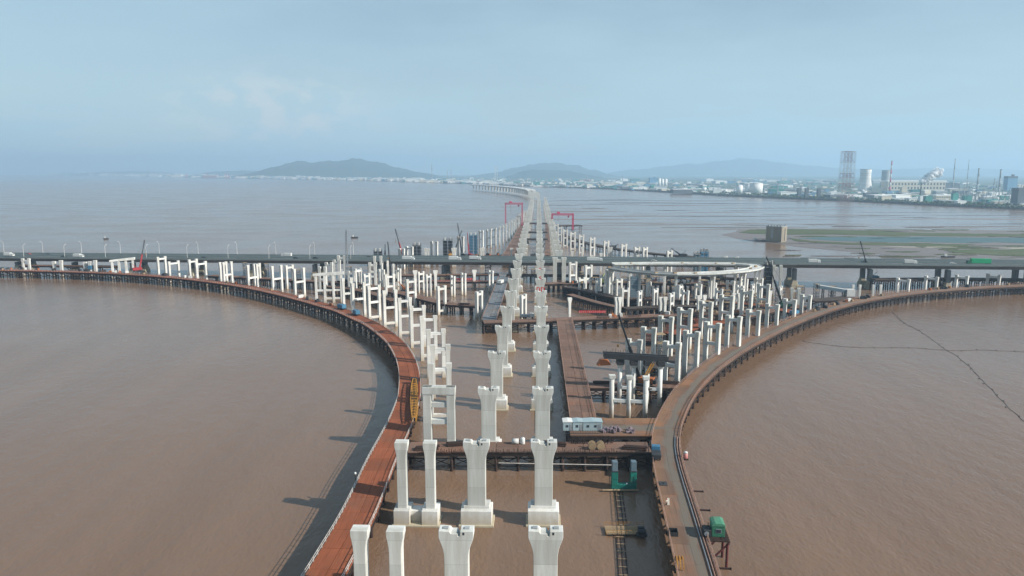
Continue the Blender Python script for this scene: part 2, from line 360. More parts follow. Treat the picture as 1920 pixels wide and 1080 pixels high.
# ---- polygon sheets (mud, marsh, land)
def sheet(name, pts, z, m, thick=1.0, **props):
    bm = bmesh.new()
    vs = [bm.verts.new((p.x, p.y, z)) for p in pts]
    f = bm.faces.new(vs)
    if f.normal.z < 0: f.normal_flip()
    bm.normal_update()
    if f.normal.z < 0: bmesh.ops.reverse_faces(bm, faces=[f])
    ex = bmesh.ops.extrude_face_region(bm, geom=[f])
    for e in ex['geom']:
        if isinstance(e, bmesh.types.BMVert): e.co.z += 0
    for v in vs: v.co.z -= thick
    bmesh.ops.recalc_face_normals(bm, faces=bm.faces)
    me = bpy.data.meshes.new(name); bm.to_mesh(me); bm.free(); me.materials.append(MATS[m])
    return link(name, me, **props)
mat('shore_ground', (0.12, 0.15, 0.12), (0.06, 0.10, 0.065), 0.006, 0.95, coords='World', bump=0, vary=0)
mat('seawall_stone', (0.04, 0.045, 0.05), (0.07, 0.07, 0.07), 0.05, 0.95, coords='World', bump=0, vary=0)
mat('mud', (0.165, 0.125, 0.10), (0.215, 0.165, 0.135), 0.012, 0.45, coords='World', stretch=(0.35, 1.6, 1), bump=0, vary=0.08, spec=0.5)
mat('mud_dark', (0.075, 0.06, 0.052), (0.11, 0.085, 0.072), 0.02, 0.6, coords='World', stretch=(0.35, 1.6, 1), bump=0, vary=0.1)
mat('marsh_grass', (0.055, 0.085, 0.032), (0.10, 0.11, 0.055), 0.02, 0.95, coords='World', stretch=(0.4, 1.5, 1), bump=0, vary=0.08, wear=(0.06, 0.085, 0.035))
mat('hill_forest', (0.03, 0.06, 0.035), (0.02, 0.04, 0.022), 0.004, 0.95, coords='World', bump=0, vary=0.05)
shore_px = [(-420, 326.8), (40, 327.6), (100, 328.4), (200, 330), (280, 331.5), (380, 333.5), (470, 335), (600, 337), (720, 340), (820, 343), (900, 345), (980, 349), (1060, 352), (1150, 355),
            (1250, 361), (1350, 367), (1480, 373), (1600, 378), (1700, 383), (1800, 388), (1920, 393), (2100, 402), (2400, 420)]
shore = [P(x, y, 0) for x, y in shore_px]
back = [Vector((14000, 2500, 0)), Vector((16500, 18500, 0)), Vector((-12000, 18500, 0))]
sheet('shore_land', shore + back, 3.0, 'shore_ground', 4.0, kind='structure')
# dark stone revetment along the shoreline
def ribbon_mesh(name, pts, offs, m, uvw=None):
    """sweep a list of (lateral offset, z) profile along pts"""
    b = MB(); n = len(offs)
    for i, p in enumerate(pts):
        t = (pts[min(i + 1, len(pts) - 1)] - pts[max(i - 1, 0)]); t.z = 0; t.normalize(); s = Vector((t.y, -t.x, 0))
        for o, z in offs: b.v.append((p.x + s.x * o, p.y + s.y * o, z))
    for i in range(len(pts) - 1):
        for k in range(n):
            j = (k + 1) % n; b.f.append((i * n + k, i * n + j, (i + 1) * n + j, (i + 1) * n + k))
    b.f += [tuple(range(n)), tuple((len(pts) - 1) * n + k for k in range(n))]
    return b.mesh(name, m)
link('stone_seawall', ribbon_mesh('stone_seawall', shore[4:], [(-8, -1), (10, -1), (1.5, 6.0), (-8, 6.0)], 'seawall_stone'),
     label='long dark stone seawall holding back the industrial shore', category='seawall')

def blob(name, px, py, wpx, hpx, z, m, seed, **props):
    """flat irregular bank lying on the water, outline in ground coordinates"""
    r = random.Random(seed); a, b2 = P(px - wpx / 2, py, 0), P(px + wpx / 2, py, 0)
    c = (a + b2) / 2; rx = (b2 - a).length / 2
    ry = abs(P(px, py - hpx / 2, 0).y - P(px, py + hpx / 2, 0).y) / 2
    ph = [r.uniform(0, 6.28) for _ in range(4)]; pts = []
    for i in range(56):
        t = 2 * math.pi * i / 56
        k = 1 + 0.16 * math.sin(3 * t + ph[0]) + 0.12 * math.sin(7 * t + ph[1]) + 0.08 * math.sin(13 * t + ph[2])
        pts.append(Vector((c.x + rx * k * math.cos(t), c.y + ry * k * math.sin(t), 0)))
    return sheet(name, pts, z, m, 0.8, kind='structure')
def outline(name, pxs, z, m):
    pts = [Vector((p.x, p.y, 0)) for p in (P(x, y, 0) for x, y in pxs)]; r = random.Random(int(pxs[0][0] * 7 + pxs[0][1])); out = []
    for a, b in zip(pts, pts[1:] + pts[:1]):                      # ragged, subdivided shoreline
        n = max(1, min(14, int((b - a).length / 25)))
        for k in range(n):
            q = a.lerp(b, k / n)
            if k: q.y += r.uniform(-11, 11); q.x += r.uniform(-10, 10)
            out.append(q)
    sheet(name, out, z, m, 0.8, kind='structure')
mat('mud_wet', (0.185, 0.150, 0.135), (0.235, 0.195, 0.175), 0.012, 0.22, coords='World', stretch=(0.12, 1.8, 1), bump=0, vary=0, spec=0.5, wear=(0.12, 0.098, 0.088), wear_lo=.54, wear_hi=.60)
mat('channel_water', (0.05, 0.105, 0.105), (0.065, 0.12, 0.115), 0.01, 0.5, coords='World', bump=0, vary=0, spec=0.5)
mat('pale_sand', (0.40, 0.37, 0.30), (0.34, 0.31, 0.25), 0.02, 0.9, coords='World', bump=0, vary=0)
outline('mud_flat', [(1035, 371), (1120, 369), (1250, 370), (1400, 376), (1600, 387), (1800, 398), (1990, 408), (1990, 428), (1800, 425), (1600, 423), (1440, 424), (1330, 416), (1230, 404), (1130, 390), (1060, 379)], .035, 'mud_wet')
outline('mud_flat', [(1352, 440), (1385, 431), (1480, 428), (1700, 431), (1990, 434), (1990, 494), (1860, 488), (1720, 482), (1600, 472), (1500, 463), (1420, 454), (1380, 447)], .12, 'mud')
outline('salt_marsh', [(1385, 436), (1405, 431), (1480, 430), (1600, 432), (1700, 436), (1990, 440), (1990, 443.4), (1720, 442), (1600, 441), (1475, 440), (1410, 438.5)], .42, 'marsh_grass')
outline('tidal_channel', [(1495, 447), (1560, 444.5), (1700, 444.5), (1990, 446.5), (1990, 456.5), (1700, 455), (1570, 452)], .24, 'channel_water')
outline('salt_marsh', [(1478, 446), (1520, 452), (1600, 456), (1720, 458), (1990, 460), (1990, 462.4), (1700, 461), (1590, 459), (1490, 452)], .42, 'marsh_grass')
outline('sand_strip', [(1640, 461.6), (1760, 463), (1990, 464.4), (1990, 466.2), (1760, 464.8)], .36, 'pale_sand')
outline('salt_marsh', [(1770, 470), (1830, 467.6), (1990, 467.6), (1990, 481), (1880, 480), (1800, 475)], .42, 'marsh_grass')
for i in range(70):
    px = rng.uniform(1020, 1950); py = rng.uniform(366 + max(0, px - 1300) * .045, 434)
    blob('mud_bar', px, py, rng.uniform(40, 220), rng.uniform(0.3, 0.8) * (1 + (py - 375) / 50), 0.06 + 0.02 * (i % 5), 'mud' if i % 3 else 'mud_dark', 100 + i)
for i in range(46):
    px = rng.uniform(1480, 1960); py = rng.choice((rng.uniform(430, 446), rng.uniform(455, 482)))
    blob('salt_marsh', px, py, rng.uniform(14, 90), rng.uniform(0.5, 1.8), 0.46 + 0.015 * (i % 7), 'marsh_grass', 400 + i)
for i in range(60):
    px = rng.uniform(1450, 1960); py = rng.uniform(424, 486)
    blob('mud_bar', px, py, rng.uniform(10, 80), rng.uniform(0.5, 1.7), 0.20 + 0.02 * (i % 5), 'mud_dark', 200 + i)

# ---- hills
def hill(prof, depth, thick, seed):
    r = random.Random(seed); nx, ny = 90, 9; b = MB()
    xs = [p[0] for p in prof]
    def top(x):
        for (x0, y0), (x1, y1) in zip(prof, prof[1:]):
            if x0 <= x <= x1:
                t = (x - x0) / (x1 - x0); t = t * t * (3 - 2 * t); return y0 + (y1 - y0) * t
        return prof[-1][1]
    ph = [r.uniform(0, 6) for _ in range(6)]
    for j in range(ny):
        w = math.sin(math.pi * (j + .5) / ny * 0.999); yy = depth + thick * ((j / (ny - 1)) - .5)
        for i in range(nx):
            x = xs[0] + (xs[-1] - xs[0]) * i / (nx - 1)
            h = max(0, (HOR - top(x)) * depth / F + CH)
            h *= (w if j != ny // 2 else 1.0) ** 0.8
            h *= 1 + 0.05 * math.sin(i * .55 + ph[0] + j) + 0.035 * math.sin(i * 1.3 + ph[1] - 2 * j) + 0.02 * math.sin(i * 2.9 + ph[2] + 3 * j)
            e = min(1, i / 5, (nx - 1 - i) / 5); e = e * e * (3 - 2 * e)
            if j in (0, ny - 1): e = 0
            b.v.append(((x - 960) / F * depth + 60 * math.sin(j * 2 + ph[3]), yy, 2.0 + h * e))
    for j in range(ny - 1):
        for i in range(nx - 1):
            a = j * nx + i; b.f.append((a, a + 1, a + nx + 1, a + nx))
    link('hill', b.mesh('hill', 'hill_forest', smooth=True), kind='structure')
hill([(440, 333), (490, 327), (520, 319), (545, 310), (568, 303.5), (600, 305), (640, 302), (680, 299), (715, 306), (745, 314), (775, 322), (830, 332)], 10500, 2200, 1)
hill([(880, 331), (930, 324), (965, 315), (1000, 308.5), (1030, 306), (1070, 310), (1105, 319), (1150, 330)], 13000, 2200, 2)
hill([(950, 331), (1000, 319), (1050, 320), (1120, 331)], 9500, 1200, 3)
hill([(1110, 328), (1190, 318), (1240, 313), (1290, 308), (1340, 302), (1390, 299), (1440, 303), (1500, 311), (1560, 315), (1640, 318), (1720, 316), (1800, 316), (1900, 319), (2020, 328)], 17000, 1600, 4)
hill([(150, 328), (200, 323), (260, 321.5), (310, 323), (360, 329)], 16500, 1500, 5)
hill([(360, 331), (420, 321.5), (470, 320), (520, 322), (570, 331)], 14500, 1500, 6)

# ------------------------------------------------------------------ steel trestles
def smooth_line(pts, step):
    """Catmull-Rom through pts, resampled at equal steps"""
    dense = []
    for i in range(len(pts) - 1):
        p0 = pts[max(i - 1, 0)]; p1 = pts[i]; p2 = pts[i + 1]; p3 = pts[min(i + 2, len(pts) - 1)]
        for k in range(12):
            t = k / 12
            dense.append(0.5 * ((2 * p1) + (p2 - p0) * t + (2 * p0 - 5 * p1 + 4 * p2 - p3) * t * t + (3 * p1 - p0 - 3 * p2 + p3) * t ** 3))
    dense.append(pts[-1].copy())
    out = [dense[0]]; acc = 0.0; L = 0.0
    for a, b in zip(dense, dense[1:]): L += (b - a).length
    n = max(1, round(L / step)); st = L / n; need = st
    for a, b in zip(dense, dense[1:]):
        d = (b - a).length
        while acc + d >= need - 1e-6 and len(out) < n:
            out.append(a.lerp(b, (need - acc) / d)); need += st
        acc += d
    out.append(dense[-1]); return out
def side(pts, i):
    t = pts[min(i + 1, len(pts) - 1)] - pts[max(i - 1, 0)]; t.z = 0; t.normalize(); return Vector((t.y, -t.x, 0))

def trestle(pts, width, z, label, deck='deck_plain', bay=9.0, rails='LR', rail_mat='rail_rust', npile=2, brace=True, lanes=2, pile_r=0.42, name='steel_trestle', group=None, girder=1.1, smooth=True, sidebrace=False):
    pts = [Vector((p.x, p.y, 0)) for p in pts]
    line = smooth_line(pts, bay) if smooth else pts
    o = thing(name, label, 'trestle', (line[0].x, line[0].y, 0), 0, group)
    org = line[0].copy()
    loc = [p - org for p in line]; S = [side(line, i) for i in range(len(line))]
    run = 0.0
    for i in range(len(loc) - 1):
        a, b = loc[i], loc[i + 1]; d = (b - a); ln = d.length; gw = .012 if deck == 'deck_brown' else .05; g = gw / max(ln, .1)
        for k in range(lanes):
            u0, u1 = k / lanes, (k + 1) / lanes
            e = gw / width
            w0, w1 = (u0 + e - .5) * width, (u1 - e - .5) * width
            dz = rng.uniform(-0.02, 0.02)
            q = [a.lerp(b, g) + S[i] * w0, a.lerp(b, g) + S[i] * w1, a.lerp(b, 1 - g) + S[i + 1] * w1, a.lerp(b, 1 - g) + S[i + 1] * w0]
            mb = MB(); mb.quadbox([(p.x, p.y, z - .28 + dz) for p in q] + [(p.x, p.y, z + dz) for p in q])
            me = bpy.data.meshes.new('deck_panel'); me.from_pydata(mb.v, [], mb.f)
            uvl = me.uv_layers.new(name='UVMap'); U = [u0, u1, u1, u0] * 2; V = [run / width, run / width, (run + ln) / width, (run + ln) / width] * 2
            for lp in me.loops: uvl.data[lp.index].uv = (U[lp.vertex_index], V[lp.vertex_index])
            me.materials.append(MATS[deck])
            link('deck_panel', me, o)
        run += ln
    # longitudinal girders
    for k in (-1, 0, 1):
        off = k * (width / 2 - 0.45)
        link('girder', ribbon_mesh('girder', loc, [(off - .2, z - .30), (off + .2, z - .30), (off + .2, z - .30 - girder), (off - .2, z - .30 - girder)], 'rust_dark'), o)
    # pile bents
    ztop = z - .30 - girder
    pk = cached(('pile', round(ztop, 2), pile_r), lambda: MB().tube((0, 0, -3), (0, 0, ztop - .5), pile_r, n=10).mesh('pile', 'rust_pile', smooth=True))
    ck = cached(('capbeam', round(width, 2), round(ztop, 2)), lambda: MB().box(0, 0, ztop - .56, width, .55, .55).mesh('cap_beam', 'rust_dark'))
    px = [(-.5 + (j + .5) / npile) * width * .94 for j in range(npile)]
    def mk_brace():
        m = MB(); x0, x1 = px[0], px[-1]
        m.beam((x0, 0, 1.3), (x1, 0, ztop - .7), .16); m.beam((x1, .2, 1.3), (x0, .2, ztop - .7), .16)
        return m.mesh('cross_brace', 'rust_pile')
    bk = cached(('brace', round(width, 2), round(ztop, 2), npile), mk_brace)
    for i in range(len(loc)):
        ang = math.atan2(S[i].y, S[i].x)
        link('cap_beam', ck, o, loc[i], ang)
        for x in px: link('pile', pk, o, loc[i] + S[i] * x)
        if brace and z > 4: link('cross_brace', bk, o, loc[i], ang)
    if sidebrace:
        for i in range(len(loc) - 1):
            for sg in (-1, 1):
                a = loc[i] + S[i] * (sg * px[-1]); b = loc[i + 1] + S[i + 1] * (sg * px[-1]); m = MB()
                m.beam((a.x, a.y, 1.5), (b.x, b.y, 1.5), .28); m.beam((a.x, a.y, 1.5), (b.x, b.y, ztop - .5), .2); m.beam((b.x, b.y, 1.6), (a.x, a.y, ztop - .4), .2)
                link('side_brace', m.mesh('side_brace', 'rust_dark'), o)
    # guard rails
    for sg, code in ((-1, 'L'), (1, 'R')):
        if code not in rails: continue
        m = MB(); off = sg * (width / 2 - .12)
        for i in range(len(loc) - 1):
            a = loc[i] + S[i] * off; b = loc[i + 1] + S[i + 1] * off
            for h in (.55, 1.15): m.beam((a.x, a.y, z + h), (b.x, b.y, z + h), .09)
            n = max(1, int((b - a).length / 2.2))
            for k in range(n):
                p = a.lerp(b, k / n); m.box(p.x, p.y, z, .11, .11, 1.2)
        link('guard_rail', m.mesh('guard_rail', rail_mat), o, kind='stuff')
    return o, line, S
ZD = 6.0
def px_line(pxs, z=ZD): return [P(x, y, z) for x, y in pxs]

left_px = [(560, 1160), (600, 1096), (626, 1050), (665, 980), (691, 924), (715, 867), (740, 817), (753, 789), (766, 752), (768.5, 728), (768, 710), (765, 689), (757, 667), (739, 640), (711, 617), (692, 605),
           (672, 596), (640, 582), (600, 570), (560, 559), (520, 549), (470, 538.5), (420, 530.5), (360, 523), (300, 517.5), (240, 513.5), (180, 510.5), (120, 508.5), (60, 507), (0, 506), (-60, 505), (-120, 504)]
T_LEFT, LL, LS = trestle(px_line(left_px), 8.0, ZD, 'long curving work trestle with a rust red steel deck', 'deck_red', 8.0, 'LR', 'rail_white', npile=3, sidebrace=True)
right_px = [(1342, 1200), (1322, 1130), (1309, 1077), (1277, 960), (1252, 866), (1249, 822), (1259, 783), (1284, 738), (1315, 705), (1345, 680), (1385, 653.5), (1430, 629.5), (1480, 605.5), (1530, 586.5), (1580, 571),
            (1640, 558.5), (1700, 550), (1780, 542.5), (1860, 537.5), (1930, 534.5), (2000, 532.5), (2080, 531)]
T_RIGHT, RL, RS = trestle(px_line(right_px), 8.2, ZD, 'long curving work trestle with a brown muddy deck and pipes along its rail', 'deck_brown', 8.0, 'LR', 'rail_rust', npile=3, sidebrace=True)
trestle(px_line([(766, 838), (1218, 838)]), 8.0, ZD, 'straight cross trestle behind the tall flared piers carrying white barrels', 'deck_plain', 6.5, '', npile=4, sidebrace=True)
trestle(px_line([(1066, 799.5), (1244, 799.5)]), 15.4, ZD - .03, 'wide platform trestle with the blue and white site cabins', 'deck_brown', 6.0, '', npile=5, sidebrace=True, lanes=3)
trestle(px_line([(1093, 786), (1058, 597)]), 8.4, ZD + .004, 'straight access trestle running from the site cabins to the red banner trestle', 'deck_plain', 7.0, 'LR', sidebrace=True)
trestle(px_line([(906, 603), (1000, 600), (1100, 596), (1250, 590), (1360, 585), (1440, 582)]), 8.0, ZD - .01, 'cross trestle hung with a long red banner', 'deck_plain', 6.0, 'R', 'rail_rust', npile=3, sidebrace=True)
trestle(px_line([(917, 599), (929, 566), (938, 540), (945, 519)]), 8.0, ZD + .01, 'sloping link trestle with a bluish grey deck beside the main piers', 'deck_grey', 9.0, 'LR')  # matt bluish grey colour over the whole deck
trestle(px_line([(775, 527), (850, 527), (930, 527)]), 6.0, ZD, 'narrow cross trestle with red fencing in front of the highway', 'deck_plain', 14.0, 'R', 'sign_red')
trestle(px_line([(690, 535), (735, 545), (777, 554), (812, 563), (845, 569), (902, 572)]), 8.0, ZD + .012, 'curved rusty trestle inside the ramp loop on the seaward side', 'deck_plain', 6.0, 'R', npile=3)
trestle(px_line([(395, 516), (470, 520), (540, 524), (620, 528), (690, 532)]), 7.0, ZD + .02, 'second work trestle between the red trestle and the highway', 'deck_plain', 6.0, '', npile=3)
trestle(px_line([(1020, 531), (1110, 530), (1230, 530), (1340, 532), (1420, 536)]), 8.0, ZD, 'dark cross trestle beneath the white loop ramp nearest the highway', 'deck_plain', 3.4, 'L', npile=5, pile_r=.5)
trestle(px_line([(1062, 537), (1095, 543), (1145, 555), (1180, 559), (1240, 560), (1300, 562), (1370, 566)]), 7.0, ZD + .01, 'curved dark trestle on dense piles below the loop ramp', 'deck_dark', 3.0, 'R', npile=5, pile_r=.5)
trestle(px_line([(1104, 722), (1180, 722), (1276, 722)]), 6.5, ZD, 'short cross trestle carrying the crawler crane behind three columns', 'deck_plain', 6.0, '', npile=3, sidebrace=True)
trestle(px_line([(1225, 690), (1262, 668)]), 9.0, ZD - .02, 'small steel landing between the round columns and the brown trestle', 'deck_dark', 9.0, '')
trestle(px_line([(948, 486), (960, 466), (973, 440), (984, 415), (991, 398)]), 10.0, ZD, 'trestle running beside the main piers beyond the highway on the seaward side', 'deck_plain', 14.0, 'L')
trestle(px_line([(1026, 478), (1027, 455), (1026, 435), (1025, 420)]), 5.0, ZD, 'trestle squeezed between main piers beyond the highway', 'deck_plain', 16.0, '')
trestle(px_line([(1050, 438), (1090, 452), (1140, 463), (1210, 473), (1290, 480), (1340, 484)]), 8.0, ZD, 'long trestle beyond the highway following the landward ramp piers', 'deck_dark', 12.0, '')
trestle(px_line([(690, 486), (780, 483), (870, 480), (945, 478)]), 9.0, ZD, 'long trestle beyond the highway with dark formwork towers', 'deck_dark', 12.0, '')
trestle(px_line([(1046, 424), (1088, 423)]), 16.0, ZD + 1, 'dark platform under the landward pink gantry crane', 'deck_dark', 12.0, '')
trestle(px_line([(1230, 486), (1330, 489)]), 10.0, ZD, 'short dark trestle with blue formwork beyond the highway', 'deck_dark', 12.0, '')
trestle(px_line([(1520, 562), (1560, 560), (1600, 556)]), 9.0, ZD, 'side platform of the brown trestle with a conveyor', 'deck_dark', 10.0, '')
trestle(px_line([(1380, 566), (1440, 574), (1490, 585)]), 8.0, ZD, 'connecting trestle between loop ramp and brown trestle', 'deck_red', 9.0, '')
trestle(px_line([(1636, 528), (1720, 527), (1800, 527), (1900, 528), (1990, 530)]), 8.0, ZD + 2.0, 'dark trestle in front of the highway beside the mudflats', 'deck_dark', 5.0, '', npile=3)
trestle(px_line([(40, 499), (130, 500), (220, 501)]), 6.0, ZD + 1.0, 'brown trestle in front of the highway towards the open sea', 'deck_plain', 14.0, '')
trestle(px_line([(1370, 600), (1330, 606), (1290, 616), (1260, 626)]), 7.0, ZD - .03, 'rusty staging between the two landward ramp rows', 'deck_red', 9.0, '', npile=2)
trestle(px_line([(1170, 577), (1260, 573), (1345, 574)]), 6.0, ZD - .05, 'low dark staging behind the banner trestle', 'deck_dark', 3.5, '', npile=4)
trestle(px_line([(1398, 592), (1450, 581), (1505, 572)]), 6.0, ZD - .06, 'rusty staging behind the outer landward ramp row', 'deck_plain', 6.0, '', npile=3)
trestle(px_line([(612, 536), (660, 541), (705, 551), (740, 563)]), 6.0, ZD - .05, 'rusty staging inside the red trestle among the white piers', 'deck_plain', 6.0, '', npile=3)
trestle(px_line([(950, 514), (1040, 515), (1130, 516)]), 6.0, ZD - .05, 'dark staging between the main rows in front of the highway', 'deck_dark', 6.0, '', npile=3)
trestle(px_line([(1250, 519), (1330, 520), (1425, 523)]), 7.0, ZD - .05, 'dark staging inside the loop ramp', 'deck_dark', 3.5, '', npile=4)
trestle(px_line([(1068, 551), (1120, 566), (1165, 576)]), 5.0, ZD - .07, 'narrow brown gangway trestle leading to the low dark staging', 'deck_plain', 5.0, '', npile=3)
trestle(px_line([(700, 516), (790, 515), (880, 514), (935, 513)]), 6.0, ZD - .06, 'brown trestle running close along the highway on the seaward side', 'deck_plain', 5.0, '', npile=3)
for k, yy in enumerate((419, 436, 449)):
    trestle(px_line([(992 - k * 2, yy), (1009, yy), (1026, yy)]), 14.0, ZD + 1, 'dark crossing platform between the main piers, %s beyond the highway' % ORD[2 - k], 'deck_dark', 10.0, '', npile=2, brace=False)

# ------------------------------------------------------------------ main bridge piers
def pier_outline(h, top=3.1, shaft=2.15, notch=True):
    L = [(-shaft, 3.0), (shaft, 3.0), (shaft, h - 5.6)]
    cur = [(h - 4.4, .06), (h - 3.4, .24), (h - 2.6, .50), (h - 1.9, .80), (h - 1.3, .98), (h - 1.15, 1.0)]
    L += [(shaft + (top - shaft) * k, z) for z, k in cur]
    Rg = [(top, h)]
    if notch: Rg += [(.75 * top / 3.1, h), (.68 * top / 3.1, h - 1.0), (.32 * top / 3.1, h - 1.0), (.26 * top / 3.1, h - .5), (-.9 * top / 3.1, h - .5), (-1.15 * top / 3.1, h - .12), (-top * .8, h)]
    Rg += [(-top, h)]
    Lf = [(-x, z) for x, z in reversed(L[2:])]
    return L + Rg + Lf
def main_pier(p, h, rz, label, group, detail=True):
    o = thing('main_pier', label, 'pier', (p.x, p.y, 0), rz, group)
    hk = round(h * 5) / 5
    link('column', cached(('mp', hk, detail), lambda: MB().prism(pier_outline(hk), -1.2, 1.2).mesh('column', 'concrete', bevel=0.07 if detail else 0)), o)
    link('footing', cached(('mpf', detail), lambda: (MB().box(0, 0, -2, 7.4, 5.2, 5.9) if detail else MB().box(0, 0, -2, 7.4, 5.2, 6.0)).mesh('footing', 'concrete_white', bevel=0.12 if detail else 0)), o)
    if detail:
        link('footing_step', cached('mps', lambda: MB().box(0, .5, 3.85, 6.2, 3.6, .75).mesh('footing_step', 'concrete_white', bevel=0.08)), o)
        link('footing_lip', cached('mpl', lambda: MB().box(0, 0, -.6, 8.3, 6.1, 1.05).mesh('footing_lip', 'concrete_tan', bevel=0.06)), o)
        for x in (-1.9, 1.9):
            link('bearing_pad', cached('pad', lambda: MB().box(0, 0, 0, .9, .9, .16).mesh('bearing_pad', 'concrete_grey')), o, (x, 0, hk))
        link('access_hole', cached('hole', lambda: MB().box(0, 0, 0, .34, .34, .5).mesh('access_hole', 'steel_dark')), o, (1.35, -1.05, hk - .72))
    return o
SLOPE = 1.51 / 42.0; RZ_MAIN = -math.atan(SLOPE)
def row_point(k, x0, h):
    z = 130.5 + 42.0 * k
    q = at(960, z, h); q.x = x0 + 1.51 * k; return q
def main_h(k): return 20.2 + min(k, 8) * 0.22
MAIN = {}
for k in range(-1, 46):
    h = main_h(max(k, 0)); det = k < 10
    if k == -1: place = 'standing right after the bend of brown trestle pipes'
    for nm, x0 in (('seaward', -9.9), ('landward', 6.0)):
        q = row_point(k, x0, h)
        if k == -1: continue
        if k == 0: lb = 'flared concrete bridge pier opening the %s main row, two before the barrel trestle' % nm
        elif k == 1: lb = 'flared concrete bridge pier in the %s main row just before the barrel trestle' % nm
        else: lb = '%s flared concrete bridge pier past the barrel trestle in the %s main row' % (ordinal(k - 1), nm)
        MAIN[nm, k] = main_pier(q, h, RZ_MAIN, lb, 'flared piers of the %s main row' % nm, det)
# third parallel row, beyond the highway
for j in range(0, 30):
    k = 10.6 + j; h = 21.9
    q = row_point(k, 22.0 - 1.0, h)
    main_pier(q, h, RZ_MAIN, '%s flared pier beyond the highway in the extra landward row' % ordinal(j + 1), 'flared piers of the extra landward row', False)
# far curve of the viaduct with girders already laid
curve = smooth_line([Vector((row_point(45.5, -2, 0).x, row_point(45.5, -2, 0).y, 0))] + [Vector((p.x, p.y, 0)) for p in
        (P(1003, 361, 21), P(990, 357, 21), P(968, 353.5, 21), P(940, 351, 21), P(912, 349, 21), P(885, 347.4, 21))], 46)
vd = thing('viaduct', 'far end of the white viaduct curving seaward towards the industrial shore', 'viaduct', (curve[0].x, curve[0].y, 0))
for i in range(len(curve) - 1):
    a, b = curve[i] - curve[0], curve[i + 1] - curve[0]; s0, s1 = side(curve, i), side(curve, i + 1)
    if i >= 7:
        for sg in (-8.0, 8.0):
            m = MB(); g = .01
            qa = [a.lerp(b, g) + s0 * (sg - 6.4), a.lerp(b, g) + s0 * (sg + 6.4), a.lerp(b, 1 - g) + s1 * (sg + 6.4), a.lerp(b, 1 - g) + s1 * (sg - 6.4)]
            m.quadbox([(p.x, p.y, 22.0) for p in qa] + [(p.x, p.y, 25.2) for p in qa])
            link('deck_span', m.mesh('deck_span', 'concrete_white'), vd)
    for sg in (-8.0, 8.0):
        link('pier', cached('vp', lambda: MB().prism(pier_outline(22.0, notch=False), -1.4, 1.4).mesh('pier', 'concrete')), vd, a + s0 * sg, math.atan2(s0.y, s0.x))

# red characters painted on three landward piers
def text_mesh(txt, size, m):
    cu = bpy.data.curves.new('lettering', 'FONT'); cu.body = txt; cu.size = size; cu.extrude = 0.015; cu.align_x = 'CENTER'
    tmp = bpy.data.objects.new('lettering', cu); col.objects.link(tmp)
    dg = bpy.context.evaluated_depsgraph_get(); me = bpy.data.meshes.new_from_object(tmp.evaluated_get(dg))
    bpy.data.objects.remove(tmp); me.materials.clear(); me.materials.append(MATS[m]); return me
for k, txt in ((7, 'np'), (8, 's'), (9, 'o')):
    o = link('lettering', text_mesh(txt, 5.2, 'sign_red'), MAIN['landward', k], (0, -1.235, main_h(k) - 7.2)); o.rotation_euler = (math.pi / 2, 0, 0)

# ------------------------------------------------------------------ ramp piers
def column_mesh(h, w, d, flare, m, base=-2.0):
    def mk():
        out = [(-w / 2, base), (w / 2, base), (w / 2, h - 4.2), (w / 2 + flare * .15, h - 3.0), (w / 2 + flare * .6, h - 1.8), (w / 2 + flare, h - 1.0), (w / 2 + flare, h),
               (-w / 2 - flare, h), (-w / 2 - flare, h - 1.0), (-w / 2 - flare * .6, h - 1.8), (-w / 2 - flare * .15, h - 3.0), (-w / 2, h - 4.2)]
        return MB().prism(out, -d / 2, d / 2).mesh('column', m, bevel=0.06)
    return cached(('col', round(h, 1), w, d, flare, m), mk)
def frame_pier(c, rz, gap, h, beams, label, group, w=1.5, d=1.6, flare=.22, m='concrete_white', name='twin_column_pier', n=2, footing=False, beam_h=1.2):
    h = round(h, 1)
    o = thing(name, label, 'pier', (c.x, c.y, 0), rz, group)
    for j in range(n):
        link('column', column_mesh(h, w, d, flare, m), o, ((-(n - 1) / 2 + j) * gap, 0, 0))
    for zc in beams:
        g = round(gap, 1)
        for j in range(n - 1):
            link('cross_beam', cached(('xb', g, w, d, beam_h, m), lambda: MB().box(0, 0, 0, g - w + .06, d * .8, beam_h).mesh('cross_beam', m, bevel=.05)), o, ((-(n - 2) / 2 + j) * gap, 0, zc))
    if footing:
        for j in range(n): link('footing', cached('tf', lambda: MB().box(0, 0, -2, 3.9, 5.0, 5.9).mesh('footing', 'concrete_white', bevel=.1)), o, ((-(n - 1) / 2 + j) * gap, 0, 0))
        link('tie_slab', cached(('ts', round(gap, 1)), lambda: MB().box(0, .6, -2, gap - 3.8, 3.0, 5.2).mesh('tie_slab', 'concrete_white', bevel=.08)), o)
        link('footing_lip', cached(('tl', round(gap, 1)), lambda: MB().box(0, 0, -.6, gap + 4.6, 5.7, 1.0).mesh('footing_lip', 'concrete_tan', bevel=.06)), o)
    return o
def behind_red(x, yt, gap=11.0):
    """height of a pier whose top shows at (x, yt) when it stands gap metres behind the red trestle"""
    q = min(LL, key=lambda p: abs(960 + p.x / depth_of(Vector((p.x, p.y, ZD))) * F - x) + (1000 if p.y < 330 else 0))
    d = depth_of(Vector((q.x, q.y, ZD))) + gap
    return round(CH - (yt - HOR) * d * CT / F, 1)
